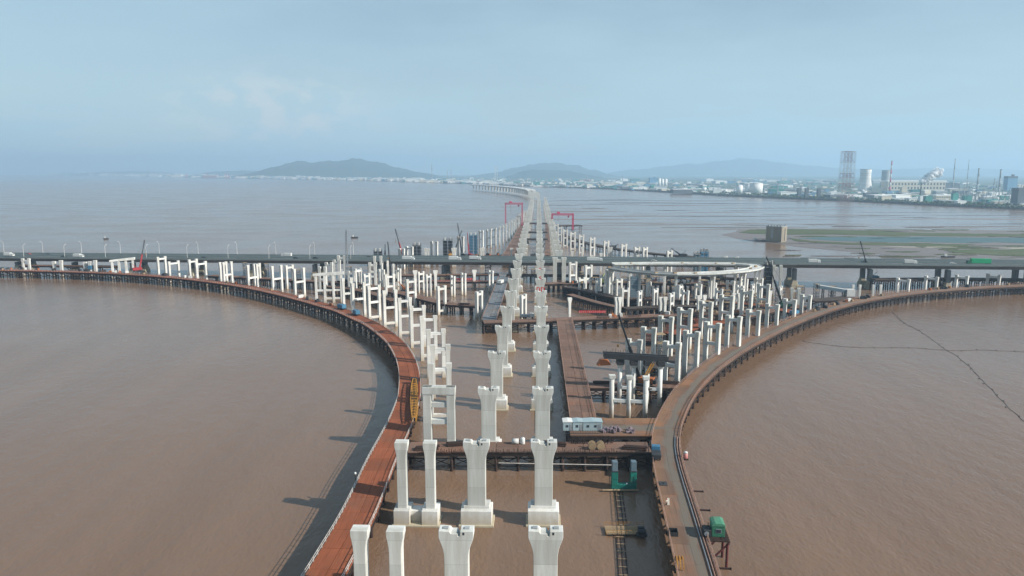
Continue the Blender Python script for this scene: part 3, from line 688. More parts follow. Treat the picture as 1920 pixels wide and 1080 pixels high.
def ramp(frames, labelf, group, hdef=20.2, start=None, **kw):
    """frames: (x left, x right, y top, beams code, height); the pier is square to the ramp line"""
    C = []
    for f in frames:
        h = f[4] if len(f) > 4 else hdef
        C.append(P((f[0] + f[1]) / 2, f[2], h))
    for i, f in enumerate(frames):
        h = f[4] if len(f) > 4 else hdef
        t = C[min(i + 1, len(C) - 1)] - C[max(i - 1, 0)]; t.z = 0
        if t.length < 1: t = Vector((0, 1, 0))
        t.normalize(); s = Vector((t.y, -t.x, 0))
        if s.x < 0: s = -s
        rz = math.atan2(s.y, s.x); rz = max(-1.0, min(1.0, rz))
        gap = abs(f[1] - f[0]) * mpp(C[i]) / max(math.cos(rz), .35); gap = max(4.0, min(gap, 7.6)); gap = round(gap * 2) / 2
        bm_ = []
        if 't' in f[3]: bm_.append(h - 2.4)
        if 'm' in f[3]: bm_.append(h * .50)
        if 'l' in f[3]: bm_.append(1.6)
        if 'h' in f[3]: bm_.append(h * .66)
        frame_pier(C[i], rz, gap, h, bm_, labelf(i), group, **kw)

# nearest twin columns on shared footings
for i, (xl, xr, yt) in enumerate(((675, 742, 990), (753, 806, 832))):
    k = i; c = P((xl + xr) / 2, yt, 20.2)
    c = at((xl + xr) / 2, 130.5 + 42 * k, 20.2)
    frame_pier(c, RZ_MAIN, round((xr - xl) * mpp(c), 1), 20.2, [], ['twin column pier opening the seaward ramp on a joined footing beside the red deck',
               'twin column pier with joined footing between red trestle and barrel trestle'][i], 'twin piers on joined footings', w=2.2, d=2.4, flare=.45, m='concrete', footing=True)
cH = at(823, 216, 20.6)
oH = frame_pier(cH, RZ_MAIN, 7.0, 20.4, [9.0, 14.2], 'broad ladder shaped concrete pier with a heavy head beam, just past the barrel trestle', None, w=2.4, d=2.4, flare=.2, m='concrete', beam_h=1.5)
link('head_beam', MB().box(0, 0, 18.2, 9.7, 2.7, 2.2).mesh('head_beam', 'concrete', bevel=.07), oH)
left_frames = [(807, 842, 681, 'ml'), (811, 840, 646, 'tml'), (803, 831, 617, 'tml'), (791, 815, 592, 'tml'), (771, 794, 573, 'tml'), (749, 768, 558, 'tml'), (721, 740, 544, 'ml'), (692, 709, 535, 'tml'),
               (662, 681, 530, 'm'), (644, 657, 521, 'm')]
ramp(left_frames, lambda i: '%s white twin column pier along the red trestle past the ladder shaped pier' % ordinal(i + 1), 'white twin piers inside the red trestle')
def capped(c, rz, xs, h, label, slope=0.0):
    o = thing('capped_pier', label, 'pier', (c.x, c.y, 0), rz)
    for x in xs:
        hh = round(h - 1.9 + slope * x, 1)
        link('column', MB().box(x, 0, -2, 1.5, 1.6, hh + 2.3).mesh('column', 'concrete_white', bevel=.05), o)
    x0, x1 = xs[0] - 1.8, xs[-1] + 1.8
    m = MB(); m.quadbox([(x0, -1, h - 1.4 + slope * x0), (x1, -1, h - 2 + slope * x1), (x1, 1, h - 2 + slope * x1), (x0, 1, h - 1.4 + slope * x0),
                         (x0, -1, h + slope * x0), (x1, -1, h + slope * x1), (x1, 1, h + slope * x1), (x0, 1, h + slope * x0)])
    link('head_beam', m.mesh('head_beam', 'concrete_white', bevel=.06), o)
    return o
oc = capped(P(617, 511, 19.5), 0.18, [-8.4, -3.0, 2.4, 7.4], 19.5, 'wide white pier with one long sloping head beam on four columns', .06)
for x in (-5.7, -.3, 4.9): link('cross_beam', MB().box(x, 0, 7.5, 3.8, 1.1, 1.2).mesh('cross_beam', 'concrete_white'), oc)
for x in (-.3, 4.9): link('cross_beam', MB().box(x, 0, 2.2, 3.8, 1.1, 1.2).mesh('cross_beam', 'concrete_white'), oc)
hc = behind_red(229, 485, 12)
capped(P(229, 485, hc), 0.25, [-7.4, -2.6, 2.4, 7.4], hc, 'long white capped pier on four columns beside the red crane', .10)
ramp([(553, 567, 503, 'm'), (512, 524, 498, 'm'), (467, 478, 496, 'm'), (421, 430, 491, 'm', behind_red(425, 491)), (371, 381, 490.5, 't', behind_red(376, 490.5)), (320, 330, 489.5, 't', behind_red(325, 489.5))],
     lambda i: '%s white twin column pier past the long sloping head beam, going seaward' % ordinal(i + 1), 'white twin piers beside the seaward trestle', 19.5)
ramp([(538, 546, 497, 't', 17), (478, 484, 494, 't', 17), (414, 421, 491, 't', behind_red(417, 491, 20)), (357, 365, 486, 't', behind_red(361, 486, 20)), (298, 306, 481, 't', behind_red(302, 481, 18))],
     lambda i: '%s white portal pier in the row between second trestle and highway' % ordinal(i + 1), 'white portal piers in front of the highway', 18)
ramp([(601, 607, 500, 'm', 19), (613, 620, 492, 'tm', 20.5), (626, 636, 487, 'tm', 21), (634, 646, 479, 'tm', 22.5)],
     lambda i: '%s slender white pier clustered behind the long sloping head beam' % ordinal(i + 1), 'slender white piers clustered behind the sloping head beam', 20)
ramp([(693, 704, 492, 'thm', 21), (702, 714, 480, 'm', 23)], lambda i: ['tall ladder pier standing before the highway', 'tallest bare twin column pier reaching above the highway deck'][i], None, 21)
ramp([(724, 737, 514, 'tml', 17.4), (764, 777, 523, 'tm', 18.0), (822, 833, 536, 'tl', 17)],
     lambda i: '%s white twin pier along the curved rusty trestle' % ordinal(i + 1), 'white twin piers by the curved rusty trestle', 18)
ramp([(718, 725, 489, '', 20), (730, 734, 495, '', 20)], lambda i: ['pair of thin pale columns just in front of the highway', 'second pair of thin pale columns beside the crane boom'][i], None, 20, w=1.1)
ramp([(894, 902, 546, 't', 15), (978, 984, 552, 't', 14)], lambda i: ['white twin pier beside the bluish grey link trestle', 'white twin pier between the two main rows'][i], None, 15)
# extreme seaward columns
ramp([(42, 54, 484.5, 't', behind_red(48, 484.5))], lambda i: 'white portal pier with a broken corner at the far seaward end of the trestle', None)
for i, (x, yt, m) in enumerate(((101, 490, 'concrete_white'), (114, 488, 'concrete_white'), (159, 491, 'concrete_white'), (168, 490, 'concrete_white'), (178, 488, 'concrete_white'))):
    hh = behind_red(x, yt); c = P(x, yt, hh); o = thing('single_column', '%s short white column from the portal pier at the far seaward end' % ordinal(i + 1), 'column', (c.x, c.y, 0), 0, 'short white columns on the seaward trestle')
    link('column', column_mesh(hh, 1.9, 1.9, .3, m), o)
    if i == 3: link('formwork_band', MB().box(0, 0, 6.5, 2.6, 2.6, 3.2).mesh('formwork_band', 'blue_paint'), o)
# landward ramps
ramp([(1179, 1199, 636, 't'), (1207, 1226, 613.5, 't'), (1240, 1258, 593, 't'), (1276, 1293, 577.5, 'tm'), (1317, 1332, 565, 'tm'), (1355, 1371, 553.5, 'tm'), (1394, 1407, 543, 'tl'), (1425, 1439, 532, 'tm')],
     lambda i: '%s twin column pier of the inner landward ramp from the triple column pier' % ordinal(i + 1), 'twin piers of the inner landward ramp', 19.5, m='concrete', w=1.5, d=2.2)
ramp([(1250, 1271, 641, 'tm'), (1287, 1307, 620.5, 't'), (1327, 1346, 604.5, 'tm'), (1367, 1385, 592, 'tl'), (1405, 1421, 581, 'tl', 18.2), (1441, 1456, 570, 'tl', 16.6), (1475, 1488, 561, 't', 15.0), (1506, 1517, 552.5, 't', 14.4)],
     lambda i: '%s twin column pier along the brown trestle from the triple column pier' % ordinal(i + 1), 'twin piers along the brown trestle', 19.5, m='concrete', w=1.5, d=2.2)
ramp([(1452, 1464, 497, 't', 21), (1487, 1496, 540, 't', 14)], lambda i: ['tall twin pier beside the dark formwork tower', 'low portal pier beside the tan highway footing'][i], None, m='concrete', d=2.0)
ramp([(1688, 1700, 522, 't', 12), (1741, 1753, 518, 't', 12), (1799, 1809, 516, 't', 12), (1858, 1869, 514.5, 't', 12)],
     lambda i: '%s low white twin pier behind the brown trestle near the mudflats' % ordinal(i + 1), 'low white twin piers near the mudflats', 12)
for i, x in enumerate((1600, 1613, 1638, 1652, 1684)):
    c = P(x, 531, 12); o = thing('single_column', '%s slim white column by the conveyor platform' % ordinal(i + 1), 'column', (c.x, c.y, 0), 0, 'slim white columns by the conveyor')
    link('column', column_mesh(11, 1.2, 1.2, .15, 'concrete_white'), o)
# triple column pier and its back row
for lst, yb, lb in ((((1146, 698), (1178, 702), (1209, 706)), 783, 'triple round column pier with low tie beams beside the site cabins'),
                    (((1161, 678), (1186, 680), (1212, 683), (1236, 687)), 757, 'row of four columns under construction carrying dark girders and formwork')):
    c0 = P(lst[0][0], yb, 0); o = thing('round_column_pier', lb, 'pier', (c0.x, c0.y, 0))
    pts = []
    for x, yt in lst:
        p = P(x, yb + (x - lst[0][0]) * .05, 0); q = p - c0; pts.append(q)
        h = 14.8
        link('column', MB().tube((q.x, q.y, -2), (q.x, q.y, h), .8, .8, 14).mesh('column', 'concrete_white', smooth=True), o)
        link('column_head', MB().box(q.x, q.y, h - .9, 1.95, 1.9, 1.2, tx=1.12, ty=1.05).mesh('column_head', 'concrete', bevel=.05), o)
    for a, b in zip(pts, pts[1:]):
        d = (b - a).normalized() * .75; link('tie_beam', MB().beam(a + d + Vector((0, 0, 6.2)), b - d + Vector((0, 0, 6.2)), 1.1, 1.1).mesh('tie_beam', 'concrete_white', bevel=.05), o)
    if len(lst) == 4:
        a, b = pts[0] + Vector((-6, 0, 18.2)), pts[-1] + Vector((2.5, 0, 17.4))
        for k in (-1.1, 1.1):
            w = Vector((0, k, 0)); link('steel_girder', MB().beam(a + w, b + w, .7, 2.0).mesh('steel_girder', 'steel_dark'), o)
        for q in pts: link('formwork_box', MB().box(q.x, q.y, 14.8, 2.6, 3.2, 2.0).mesh('formwork_box', 'steel_dark', bevel=.05), o)
        link('tarpaulin', MB().box(pts[0].x - 5.8, 1.2, 14.2, 5.2, 2.4, 2.2, .2, .5, .8).mesh('tarpaulin', 'orange_paint', bevel=.2), o)
        for s in (0, .8): link('yellow_strut', MB().beam(pts[3] + Vector((-6 + s, -1.8, 11.5)), pts[3] + Vector((-3.6 + s, -1.8, 16)), .45).mesh('yellow_strut', 'yellow_paint'), o)
        m = MB()
        for k in range(26): m.box(a.x + (b.x - a.x) * k / 26, a.y + rng.uniform(-1.6, 1.6), 18.5, .12, .12, rng.uniform(.8, 2.0))
        link('rebar_ends', m.mesh('rebar_ends', 'rust_dark'), o, kind='stuff')
# piers under the loop ramp and single flared piers
ramp([(1068.5, 1080, 491, 'tml', 20.3), (1098, 1109, 497, 'tml', 20.3), (1138.5, 1147, 505, 'tml', 20)],
     lambda i: '%s white ladder pier between the main rows and the loop ramp' % ordinal(i + 1), 'white ladder piers beside the main rows', 20.3, w=1.3)
ramp([(1158, 1164, 523, 't', 14), (1180, 1187, 527, 't', 14), (1213, 1220, 529, 't', 15), (1272, 1280, 533, 'tm', 15), (1306, 1313, 532, 't', 15), (1332, 1340, 529, 't', 15), (1366, 1374, 526, 'tm', 15), (1392, 1399, 522, 't', 15), (1420, 1427, 521, 't', 15)],
     lambda i: '%s low white twin pier standing inside the loop ramp' % ordinal(i + 1), 'low twin piers inside the loop ramp', 15, w=1.2, d=1.3)
ramp([(655, 662, 508, 'tm', 17), (668, 675, 503, 't', 17), (684, 690, 513, 'tm', 16), (712, 718, 505, 'm', 18), (745, 751, 503, 't', 16), (786, 792, 509, 'tm', 15), (800, 806, 514, 't', 15), (846, 852, 517, 'tm', 14), (866, 872, 512, 't', 15), (918, 923, 507, 't', 15)],
     lambda i: '%s slim white pier between curved rusty trestle and highway, counting from the sea' % ordinal(i + 1), 'slim white piers before the highway', 16, w=1.1, d=1.2)
ramp([(1088, 1094, 520, 't', 14), (1118, 1124, 526, 't', 14), (1128, 1134, 515, 'tm', 16), (1170, 1176, 540, 't', 13), (1196, 1203, 545, 'tm', 13), (1226, 1232, 541, 't', 13), (1256, 1263, 549, 'tm', 14), (1282, 1289, 544, 't', 14), (1345, 1352, 541, 'tm', 15), (1384, 1391, 535, 't', 15), (1408, 1415, 533, 't', 16), (1460, 1467, 537, 'tm', 16)],
     lambda i: '%s slim white pier around the loop ramp staging, counting from the main rows' % ordinal(i + 1), 'slim white piers around the loop ramp', 15, w=1.1, d=1.2)
cP = at(1049, 541, 20.4)
oP = frame_pier(cP, RZ_MAIN, 6.6, 20.4, [], 'pale double shaft pier with curved head in front of the highway', None, w=2.9, d=2.6, flare=.5, m='concrete', name='double_shaft_pier')
link('head_beam', MB().box(0, 0, 16.9, 6.0, 2.3, 2.2).mesh('head_beam', 'concrete', bevel=.07), oP)
singles = [(1068, 558, 14), (1156, 557, 14), (1162, 557, 14), (1239, 557, 14), (1247, 557, 14), (1310, 554, 14), (1321, 553, 14), (1376, 550, 14), (1386, 550, 14), (1444, 545, 14)]
for i, (x, yt, h) in enumerate(singles):
    c = P(x, yt, h); o = thing('single_column', '%s short flared column along the banner trestle from the main piers' % ordinal(i + 1), 'column', (c.x, c.y, 0), .3, 'short flared columns behind the banner trestle')
    link('column', column_mesh(h, 1.4, 1.4, .55, 'concrete_white'), o)
for i, (x, yt, h) in enumerate([(672, 505, 13), (675, 506, 13), (741, 507, 14), (778, 507, 13), (816, 507, 14), (889, 506, 14)]):
    c = P(x, yt, h); o = thing('single_column', '%s squat flared column in front of the highway, counting from the sea' % ordinal(i + 1), 'column', (c.x, c.y, 0), .3, 'squat flared columns before the highway')
    link('column', column_mesh(h, 1.9, 1.6, .7, 'concrete_white'), o)

# loop ramp deck
ZL = 21.5
loop_px = [(1146, 502), (1170, 506), (1200, 509.5), (1240, 512.5), (1290, 513), (1340, 511.5), (1385, 508.5), (1412, 504.5), (1421, 500), (1412, 496.5), (1385, 494.6), (1340, 494), (1290, 493.6), (1240, 493.6), (1190, 494), (1150, 494.6)]
LP = smooth_line([Vector((p.x, p.y, 0)) for p in (P(x, y, ZL) for x, y in loop_px)], 12)
lo = thing('loop_ramp', 'curved white loop ramp deck on slender columns in front of the highway', 'ramp', (LP[0].x, LP[0].y, 0))
for i in range(len(LP) - 1):
    a, b = LP[i] - LP[0], LP[i + 1] - LP[0]; s0, s1 = side(LP, i), side(LP, i + 1); g = .004
    def cross(off0, z0, off1, z1, nm, m):
        qa = [a.lerp(b, g) + s0 * off0, a.lerp(b, g) + s0 * off1, a.lerp(b, 1 - g) + s1 * off1, a.lerp(b, 1 - g) + s1 * off0]
        link(nm, MB().quadbox([(p.x, p.y, z0) for p in qa] + [(p.x, p.y, z1) for p in qa]).mesh(nm, m), lo)
    cross(-4.2, ZL - .4, 4.2, ZL, 'deck_slab', 'girder_grey' if i < 4 else 'concrete'); cross(-2.4, ZL - 1.4, 2.4, ZL - .4, 'box_girder', 'concrete')
    cross(-4.2, ZL, -3.95, ZL + .45, 'kerb', 'concrete'); cross(3.95, ZL, 4.2, ZL + .45, 'kerb', 'concrete')
    if i % 2 == 0:
        for z_ in (-1.4, 1.4): link('column', column_mesh(ZL - 1.4, 1.2, 1.2, .35, 'concrete_white'), lo, a + s0 * z_, math.atan2(s0.y, s0.x))
    if rng.random() < .5: link('stacked_formwork', MB().box(a.x + rng.uniform(-2, 2), a.y, ZL, rng.uniform(1, 3), 1.2, rng.uniform(.5, 1.2), rng.random()).mesh('stacked_formwork', 'wood'), lo)
c = at(1188, 455, 0); o = thing('wrapped_column', 'tall column wrapped in blue green steel formwork under the loop ramp', 'column', (c.x, c.y, 0))
link('column', MB().box(0, 0, -2, 4.6, 2.6, 21).mesh('column', 'steel_blue', bevel=.1), o)
for z in range(2, 19, 3): link('formwork_band', MB().box(0, 0, z, 4.9, 2.9, .3).mesh('formwork_band', 'steel_grey'), o)
link('lamp_box', MB().box(1.2, -1.5, 1.4, .8, .5, 1.0).mesh('lamp_box', 'white_paint'), o)

# ------------------------------------------------------------------ beyond the highway
right_far = [(1034, 1039, 416, 'tml'), (1040, 1046, 420, 'tml'), (1047, 1052.5, 425, 'tml'), (1057, 1063.5, 430, 'tml'), (1070.5, 1078, 435, 'tml'), (1086.5, 1094, 440, 'tml'), (1107, 1115, 445.5, 'tml'), (1133, 1141, 451.5, 'tl'),
             (1166, 1174, 457.5, 't'), (1191, 1198, 463, 't'), (1206, 1213, 463.5, 't'), (1252, 1259, 470, 't'), (1378, 1385, 482, 't', 17), (1356, 1363, 481, 't', 17)]
ramp(right_far[:12], lambda i: '%s white ladder pier beyond the highway going landward from the pink gantry' % ordinal(i + 1), 'landward ladder piers beyond the highway', 20.2, w=1.4)
ramp(right_far[12:], lambda i: ['low pier pair behind the highway deck near the mudflat building', 'low pier pair behind the highway deck above the loop ramp'][i], None)
left_far = [(899, 905, 432, 'tm'), (913, 920, 430, 'ml'), (921, 929, 428.5, 'tml'), (930, 936, 427, 'm'), (937, 943, 424.5, 't'), (943, 949, 422, 'tm'), (949, 954, 419, 'm'), (954, 959, 416, 'm'), (959, 964, 413, 't'),
            (963.5, 968, 410, 'm'), (967.5, 972, 407, 'm'), (971, 975, 404, 't'), (974, 978, 401.5, 'm'), (977, 980.5, 399, 'm'), (980, 983, 396.5, 'm'), (983, 985.5, 394, 'm')]
ramp(left_far, lambda i: '%s white pier beyond the highway on the seaward side, starting at the dark formwork tower' % ordinal(i + 1), 'seaward white piers beyond the highway', 20.2, w=1.4)
ramp([(762, 773, 462, 't', 18), (809, 819, 452.5, '', 20), (859, 868, 443, '', 20), (750, 755, 466, '', 18)],
     lambda i: ['grey wrapped twin pier beyond the highway next to the red boom crane', 'broad pale twin pier standing alone beyond the highway', 'pale twin pier beyond the highway beside the yellow column', 'thin twin pier beyond the highway nearest the red boom crane'][i], None, 20, w=2.0)
for i, (x, yt) in enumerate([(797.5, 465), (802.5, 466), (849, 465), (853, 464.5), (902, 465), (906, 464), (959, 465), (1073, 471), (1092, 463), (1127, 474.5), (1142, 463), (1146, 463), (1183, 480), (1196, 478)]):
    c = P(x, yt, 17); o = thing('single_column', '%s stubby flared column just behind the highway parapet' % ordinal(i + 1), 'column', (c.x, c.y, 0), 0, 'stubby flared columns behind the highway')
    link('column', column_mesh(17, 1.5, 1.5, .6, 'concrete_white'), o)

def formwork_tower(x0, x1, yt, zb, label, dep=None, m='steel_dark', h=19.0):
    c = P((x0 + x1) / 2, yt, h); w = (x1 - x0) * mpp(c)
    o = thing('formwork_tower', label, 'formwork', (c.x, c.y, 0), rng.uniform(-.1, .1))
    for sx in (-1, 1): link('wrapped_shaft', MB().box(sx * w * .27, 0, -1, w * .42, 3.2, h).mesh('wrapped_shaft', m, bevel=.08), o)
    for z in range(int(zb), int(h), 3): link('walkway', MB().box(0, 0, z, w, 4.4, .25).mesh('walkway', 'steel_grey'), o)
    b = MB()
    for k in range(14): b.box((-.5 + k / 13) * w * .9, rng.uniform(-1, 1), h - 1.2, .15, .15, rng.uniform(1.5, 3.2))
    link('rebar_ends', b.mesh('rebar_ends', 'rust_dark'), o, kind='stuff')
    for sx in (-1, 1): link('column_tip', MB().box(sx * w * .27, 0, h - 1.0, w * .16, 1.2, 2.6).mesh('column_tip', 'concrete_white'), o)
    for sx in (-1, 1):
        for sy in (-1, 1): link('scaffold_post', MB().tube((sx * w * .49, sy * 2.15, -1), (sx * w * .49, sy * 2.15, h + .8), .14, n=6).mesh('scaffold_post', 'steel_dark'), o)
formwork_tower(701, 716, 469, 6, 'dark formwork tower beyond the highway farthest out to sea', h=18)
formwork_tower(774, 789, 458, 4, 'reddish dark formwork tower beyond the highway by the grey wrapped pier', h=18)
formwork_tower(831, 848, 449, 4, 'dark double formwork tower beyond the highway near the yellow column', h=20)
formwork_tower(880, 895, 439, 3, 'deep blue formwork tower beyond the highway beside the main trestle', m='blue_paint', h=20)
formwork_tower(1302, 1313, 475, 8, 'small grey formwork tower beyond the highway above the loop ramp', m='steel_blue', h=18)
formwork_tower(1313, 1328, 470, 8, 'blue formwork tower beyond the highway above the loop ramp', m='blue_paint', h=19)
formwork_tower(1435, 1451, 493, 4, 'dark formwork tower in front of the highway beside a crane boom', h=22)
c = P(868, 446, 18); o = thing('single_column', 'yellow stained column beyond the highway by the crossed crane booms', 'column', (c.x, c.y, 0)); link('column', column_mesh(18, 1.8, 1.6, .2, 'concrete_tan'), o)

# ------------------------------------------------------------------ existing highway bridge
HA, HB = at(0, 606, 13.0), at(1920, 503, 19.3)                                # the deck climbs gently towards the shore
hgrade = (HB.z - HA.z) / math.hypot(HB.x - HA.x, HB.y - HA.y)
hd = (HB - HA); hd.z = 0; hd.normalize(); hn = Vector((-hd.y, hd.x, 0))       # hn points away from the camera
if hn.y < 0: hn = -hn
HANG = math.atan2(hd.y, hd.x)
hw0 = HA - hd * 250; HZ0 = HA.z - 250 * hgrade
hwy = thing('highway_bridge', 'long grey highway bridge with traffic crossing behind the building site', 'bridge', (hw0.x, hw0.y, HZ0 - 18.0), 0)
hwy.rotation_euler = (0, -math.atan(hgrade), HANG)
SPAN = 52.0; NSP = 24; W2 = 14.0
hm_span = []
def span_mesh(y0, y1):
    def mk():
        m = MB(); out = [(y0 + .0, 17.0), (y0, 17.5), (y1, 17.5), (y1, 17.0), (y1 - 2.6, 16.4), (y1 - 4.2, 14.4), (y0 + 4.2, 14.4), (y0 + 2.6, 16.4)]
        n = len(out); m.v = [(0.03, y, z) for y, z in out] + [(SPAN - .03, y, z) for y, z in out]
        m.f = [tuple(range(n)), tuple(range(2 * n - 1, n - 1, -1))] + [(i, (i + 1) % n, n + (i + 1) % n, n + i) for i in range(n)]
        return m.mesh('deck_span', 'girder_grey')
    return cached(('hs', y0, y1), mk)
for i in range(NSP):
    for y0, y1 in ((0, 14.0), (15.4, 29.4)):
        link('deck_span', span_mesh(y0, y1), hwy, (i * SPAN, 0, 0))
        link('road_surface', cached(('rs', y0), lambda: MB().box(SPAN / 2, (y0 + y1) / 2, 17.5, SPAN - .1, 13.2, .08).mesh('road_surface', 'asphalt')), hwy, (i * SPAN, 0, 0))
        for yy in (y0 + .2, y1 - .2):
            link('parapet', cached(('pp', yy), lambda: MB().box(SPAN / 2, yy, 17.5, SPAN - .12, .36, 1.15).mesh('parapet', 'parapet')), hwy, (i * SPAN, 0, 0))
            link('hand_rail', cached(('hr', yy), lambda: MB().beam((.1, yy, 18.95), (SPAN - .1, yy, 18.95), .1).mesh('hand_rail', 'parapet')), hwy, (i * SPAN, 0, 0))
        for yy in (y0 + 3.9, y0 + 7.4, y0 + 10.9):
            link('lane_line', cached(('ln', yy), lambda: MB().box(SPAN / 2, yy, 17.585, SPAN - 6 if yy in (3.9,) else 20, .18, .005).mesh('lane_line', 'white_paint')), hwy, (i * SPAN, 0, 0))
    pr = link('pier', cached('hp', lambda: MB().box(0, 0, -7, 2.4, 5.0, 20.6).mesh('pier', 'girder_grey', bevel=.15)), hwy, (i * SPAN, 7.0, 0))
    link('footing', cached('hf', lambda: MB().box(0, 0, -2, 5.2, 7.0, 4.6, 0, .94, .94).box(0, 0, 2.6, 4.2, 6.0, 3.4, 0, .62, .8).mesh('footing', 'concrete_tan', bevel=.15)), pr, (0, 0, 18.0 - HZ0 - hgrade * i * SPAN))
    pr = link('pier', CACHE['hp'], hwy, (i * SPAN, 22.4, 0)); link('footing', CACHE['hf'], pr, (0, 0, 18.0 - HZ0 - hgrade * i * SPAN))
def on_highway(px, lane):
    """point on the deck above pixel column px, lane offset from near edge"""
    u = (px - 960) / F
    # line hw0 + hd*s + hn*lane, x/depth = u with depth at z=18
    base = hw0 + hn * lane; z = 17.6
    for _ in range(6):
        k = (CH - z) * ST
        d = (u * (CT * base.y + k) - base.x) / (hd.x - u * CT * hd.y)
        z = HZ0 + hgrade * d - 0.40
    p = base + hd * d; p.z = z; return p
# street lamps
def lamp_meshes():
    pole = MB().tube((0, 0, 0), (0, 0, 9.0), .16, .10, 8).tube((0, 0, 8.9), (0, 1.6, 10.3), .09, .08, 6).mesh('pole', 'white_paint')
    head = MB().box(0, 2.1, 10.2, .45, 1.3, .22).mesh('lamp_head', 'white_paint', bevel=.04); return pole, head
lp, lh = lamp_meshes()
n_ = 0
for lane, x0, step, sgn in ((.5, 45, 76.6, 1), (28.9, 8, 72.8, -1)):
    for k in range(-2, 10):
        px = x0 + k * step
        if px > 700: continue
        p = on_highway(px, lane); n_ += 1
        o = thing('street_lamp', 'white %s street lamp on the %s parapet of the highway' % (ordinal(k + 3), 'near' if sgn > 0 else 'sea side'), 'street lamp', (p.x, p.y, p.z + 1.0), HANG + (0 if sgn > 0 else math.pi), 'street lamps along the highway')
        link('pole', lp, o); link('lamp_head', lh, o)
# vehicles
def wheel_mesh(): return cached('wheel', lambda: MB().tube((0, -.15, 0), (0, .15, 0), .48, n=14).mesh('wheel', 'tyre'))
def car(p, rz, label, m):
    o = thing('car', label, 'car', p, rz, 'cars on the highway')
    link('body', cached(('cb', m), lambda: MB().prism([(-2.2, .35), (2.2, .35), (2.25, .8), (1.3, .95), (.6, 1.5), (-1.3, 1.5), (-2.1, .98), (-2.25, .8)], -.88, .88).mesh('body', m, bevel=.08)), o)
    link('windows', cached('cw', lambda: MB().prism([(-1.75, 1.0), (1.05, 1.0), (.52, 1.42), (-1.22, 1.42)], -.9, .9).mesh('windows', 'glass')), o)
    for x in (-1.35, 1.35):
        for y in (-.8, .8): link('wheel', wheel_mesh(), o, (x, y, .42), scale=(.75, .75, .75))
def truck(p, rz, label, m, L=10.0, cab='white_paint', group='trucks on the highway', h=2.6):
    o = thing('truck', label, 'truck', p, rz, group)
    link('cab', MB().prism([(-1.1, .6), (1.1, .6), (1.15, 1.7), (.85, 2.7), (-1.1, 2.8)], -1.15, 1.15).mesh('cab', cab, bevel=.08), o, (L / 2 + 1.4, 0, 0))
    link('windscreen', MB().box(0, 0, 0, .1, 1.9, .8).mesh('windscreen', 'glass'), o, (L / 2 + 2.46, 0, 1.75))
    link('cargo_box', MB().box(0, 0, .95, L, 2.5, h).mesh('cargo_box', m, bevel=.06), o)
    link('chassis', MB().box(.6, 0, .55, L + 2.2, 1.0, .38).mesh('chassis', 'steel_dark'), o)
    for x in (L / 2 + 1.4, -L / 2 + 1.2, -L / 2 + 2.5):
        for y in (-1.0, 1.0): link('wheel', wheel_mesh(), o, (x, y, .48))
    return o
truck(on_highway(1838, 7), HANG + math.pi, 'long bright green lorry driving on the highway', 'truck_green', 13.0, 'cabin_green', h=3.2)
for px, lane, L, lb in ((763, 5, 7, 'white box truck on the highway before the tan footing'), (850, 5, 7, 'white box truck on the highway near the seaward main piers'), (888, 9, 6.5, 'small white truck close behind another on the highway'),
                        (145, 5, 6, 'white truck on the highway towards the open sea'), (15, 9, 6, 'white truck at the seaward end of the highway'), (1703, 5, 6, 'white truck on the highway near the dark trestle'),
                        (1523, 5, 6, 'white truck on the highway past the formwork tower'), (540, 20, 6, 'white truck on the far carriageway behind the street lamps'), (1112, 6, 9, 'white trailer truck on the highway beside the loop ramp')):
    truck(on_highway(px, lane), HANG + (math.pi if lane > 12 else 0), lb, 'white_paint', L, h=2.3)
for px, lane, m, lb in ((55, 20, 'red_paint', 'dark red car on the highway far towards the sea'), (92, 20, 'steel_dark', 'black car on the highway following a red one'), (120, 6, 'steel_dark', 'black car on the highway below a street lamp'),
                        (383, 6, 'steel_dark', 'black car on the highway above the white piers'), (555, 8, 'steel_dark', 'black car on the highway by the long head beam'), (592, 9, 'steel_dark', 'dark car on the highway beside the tall lattice boom'),
                        (1786, 6, 'white_paint', 'white car on the highway ahead of the green lorry'), (1440, 8, 'white_paint', 'white car on the highway near the formwork tower'), (692, 20, 'steel_dark', 'dark car on the far carriageway by the sea side formwork'), (1226, 8, 'white_paint', 'white car on the highway above the loop ramp')):
    car(on_highway(px, lane), HANG, lb, m)

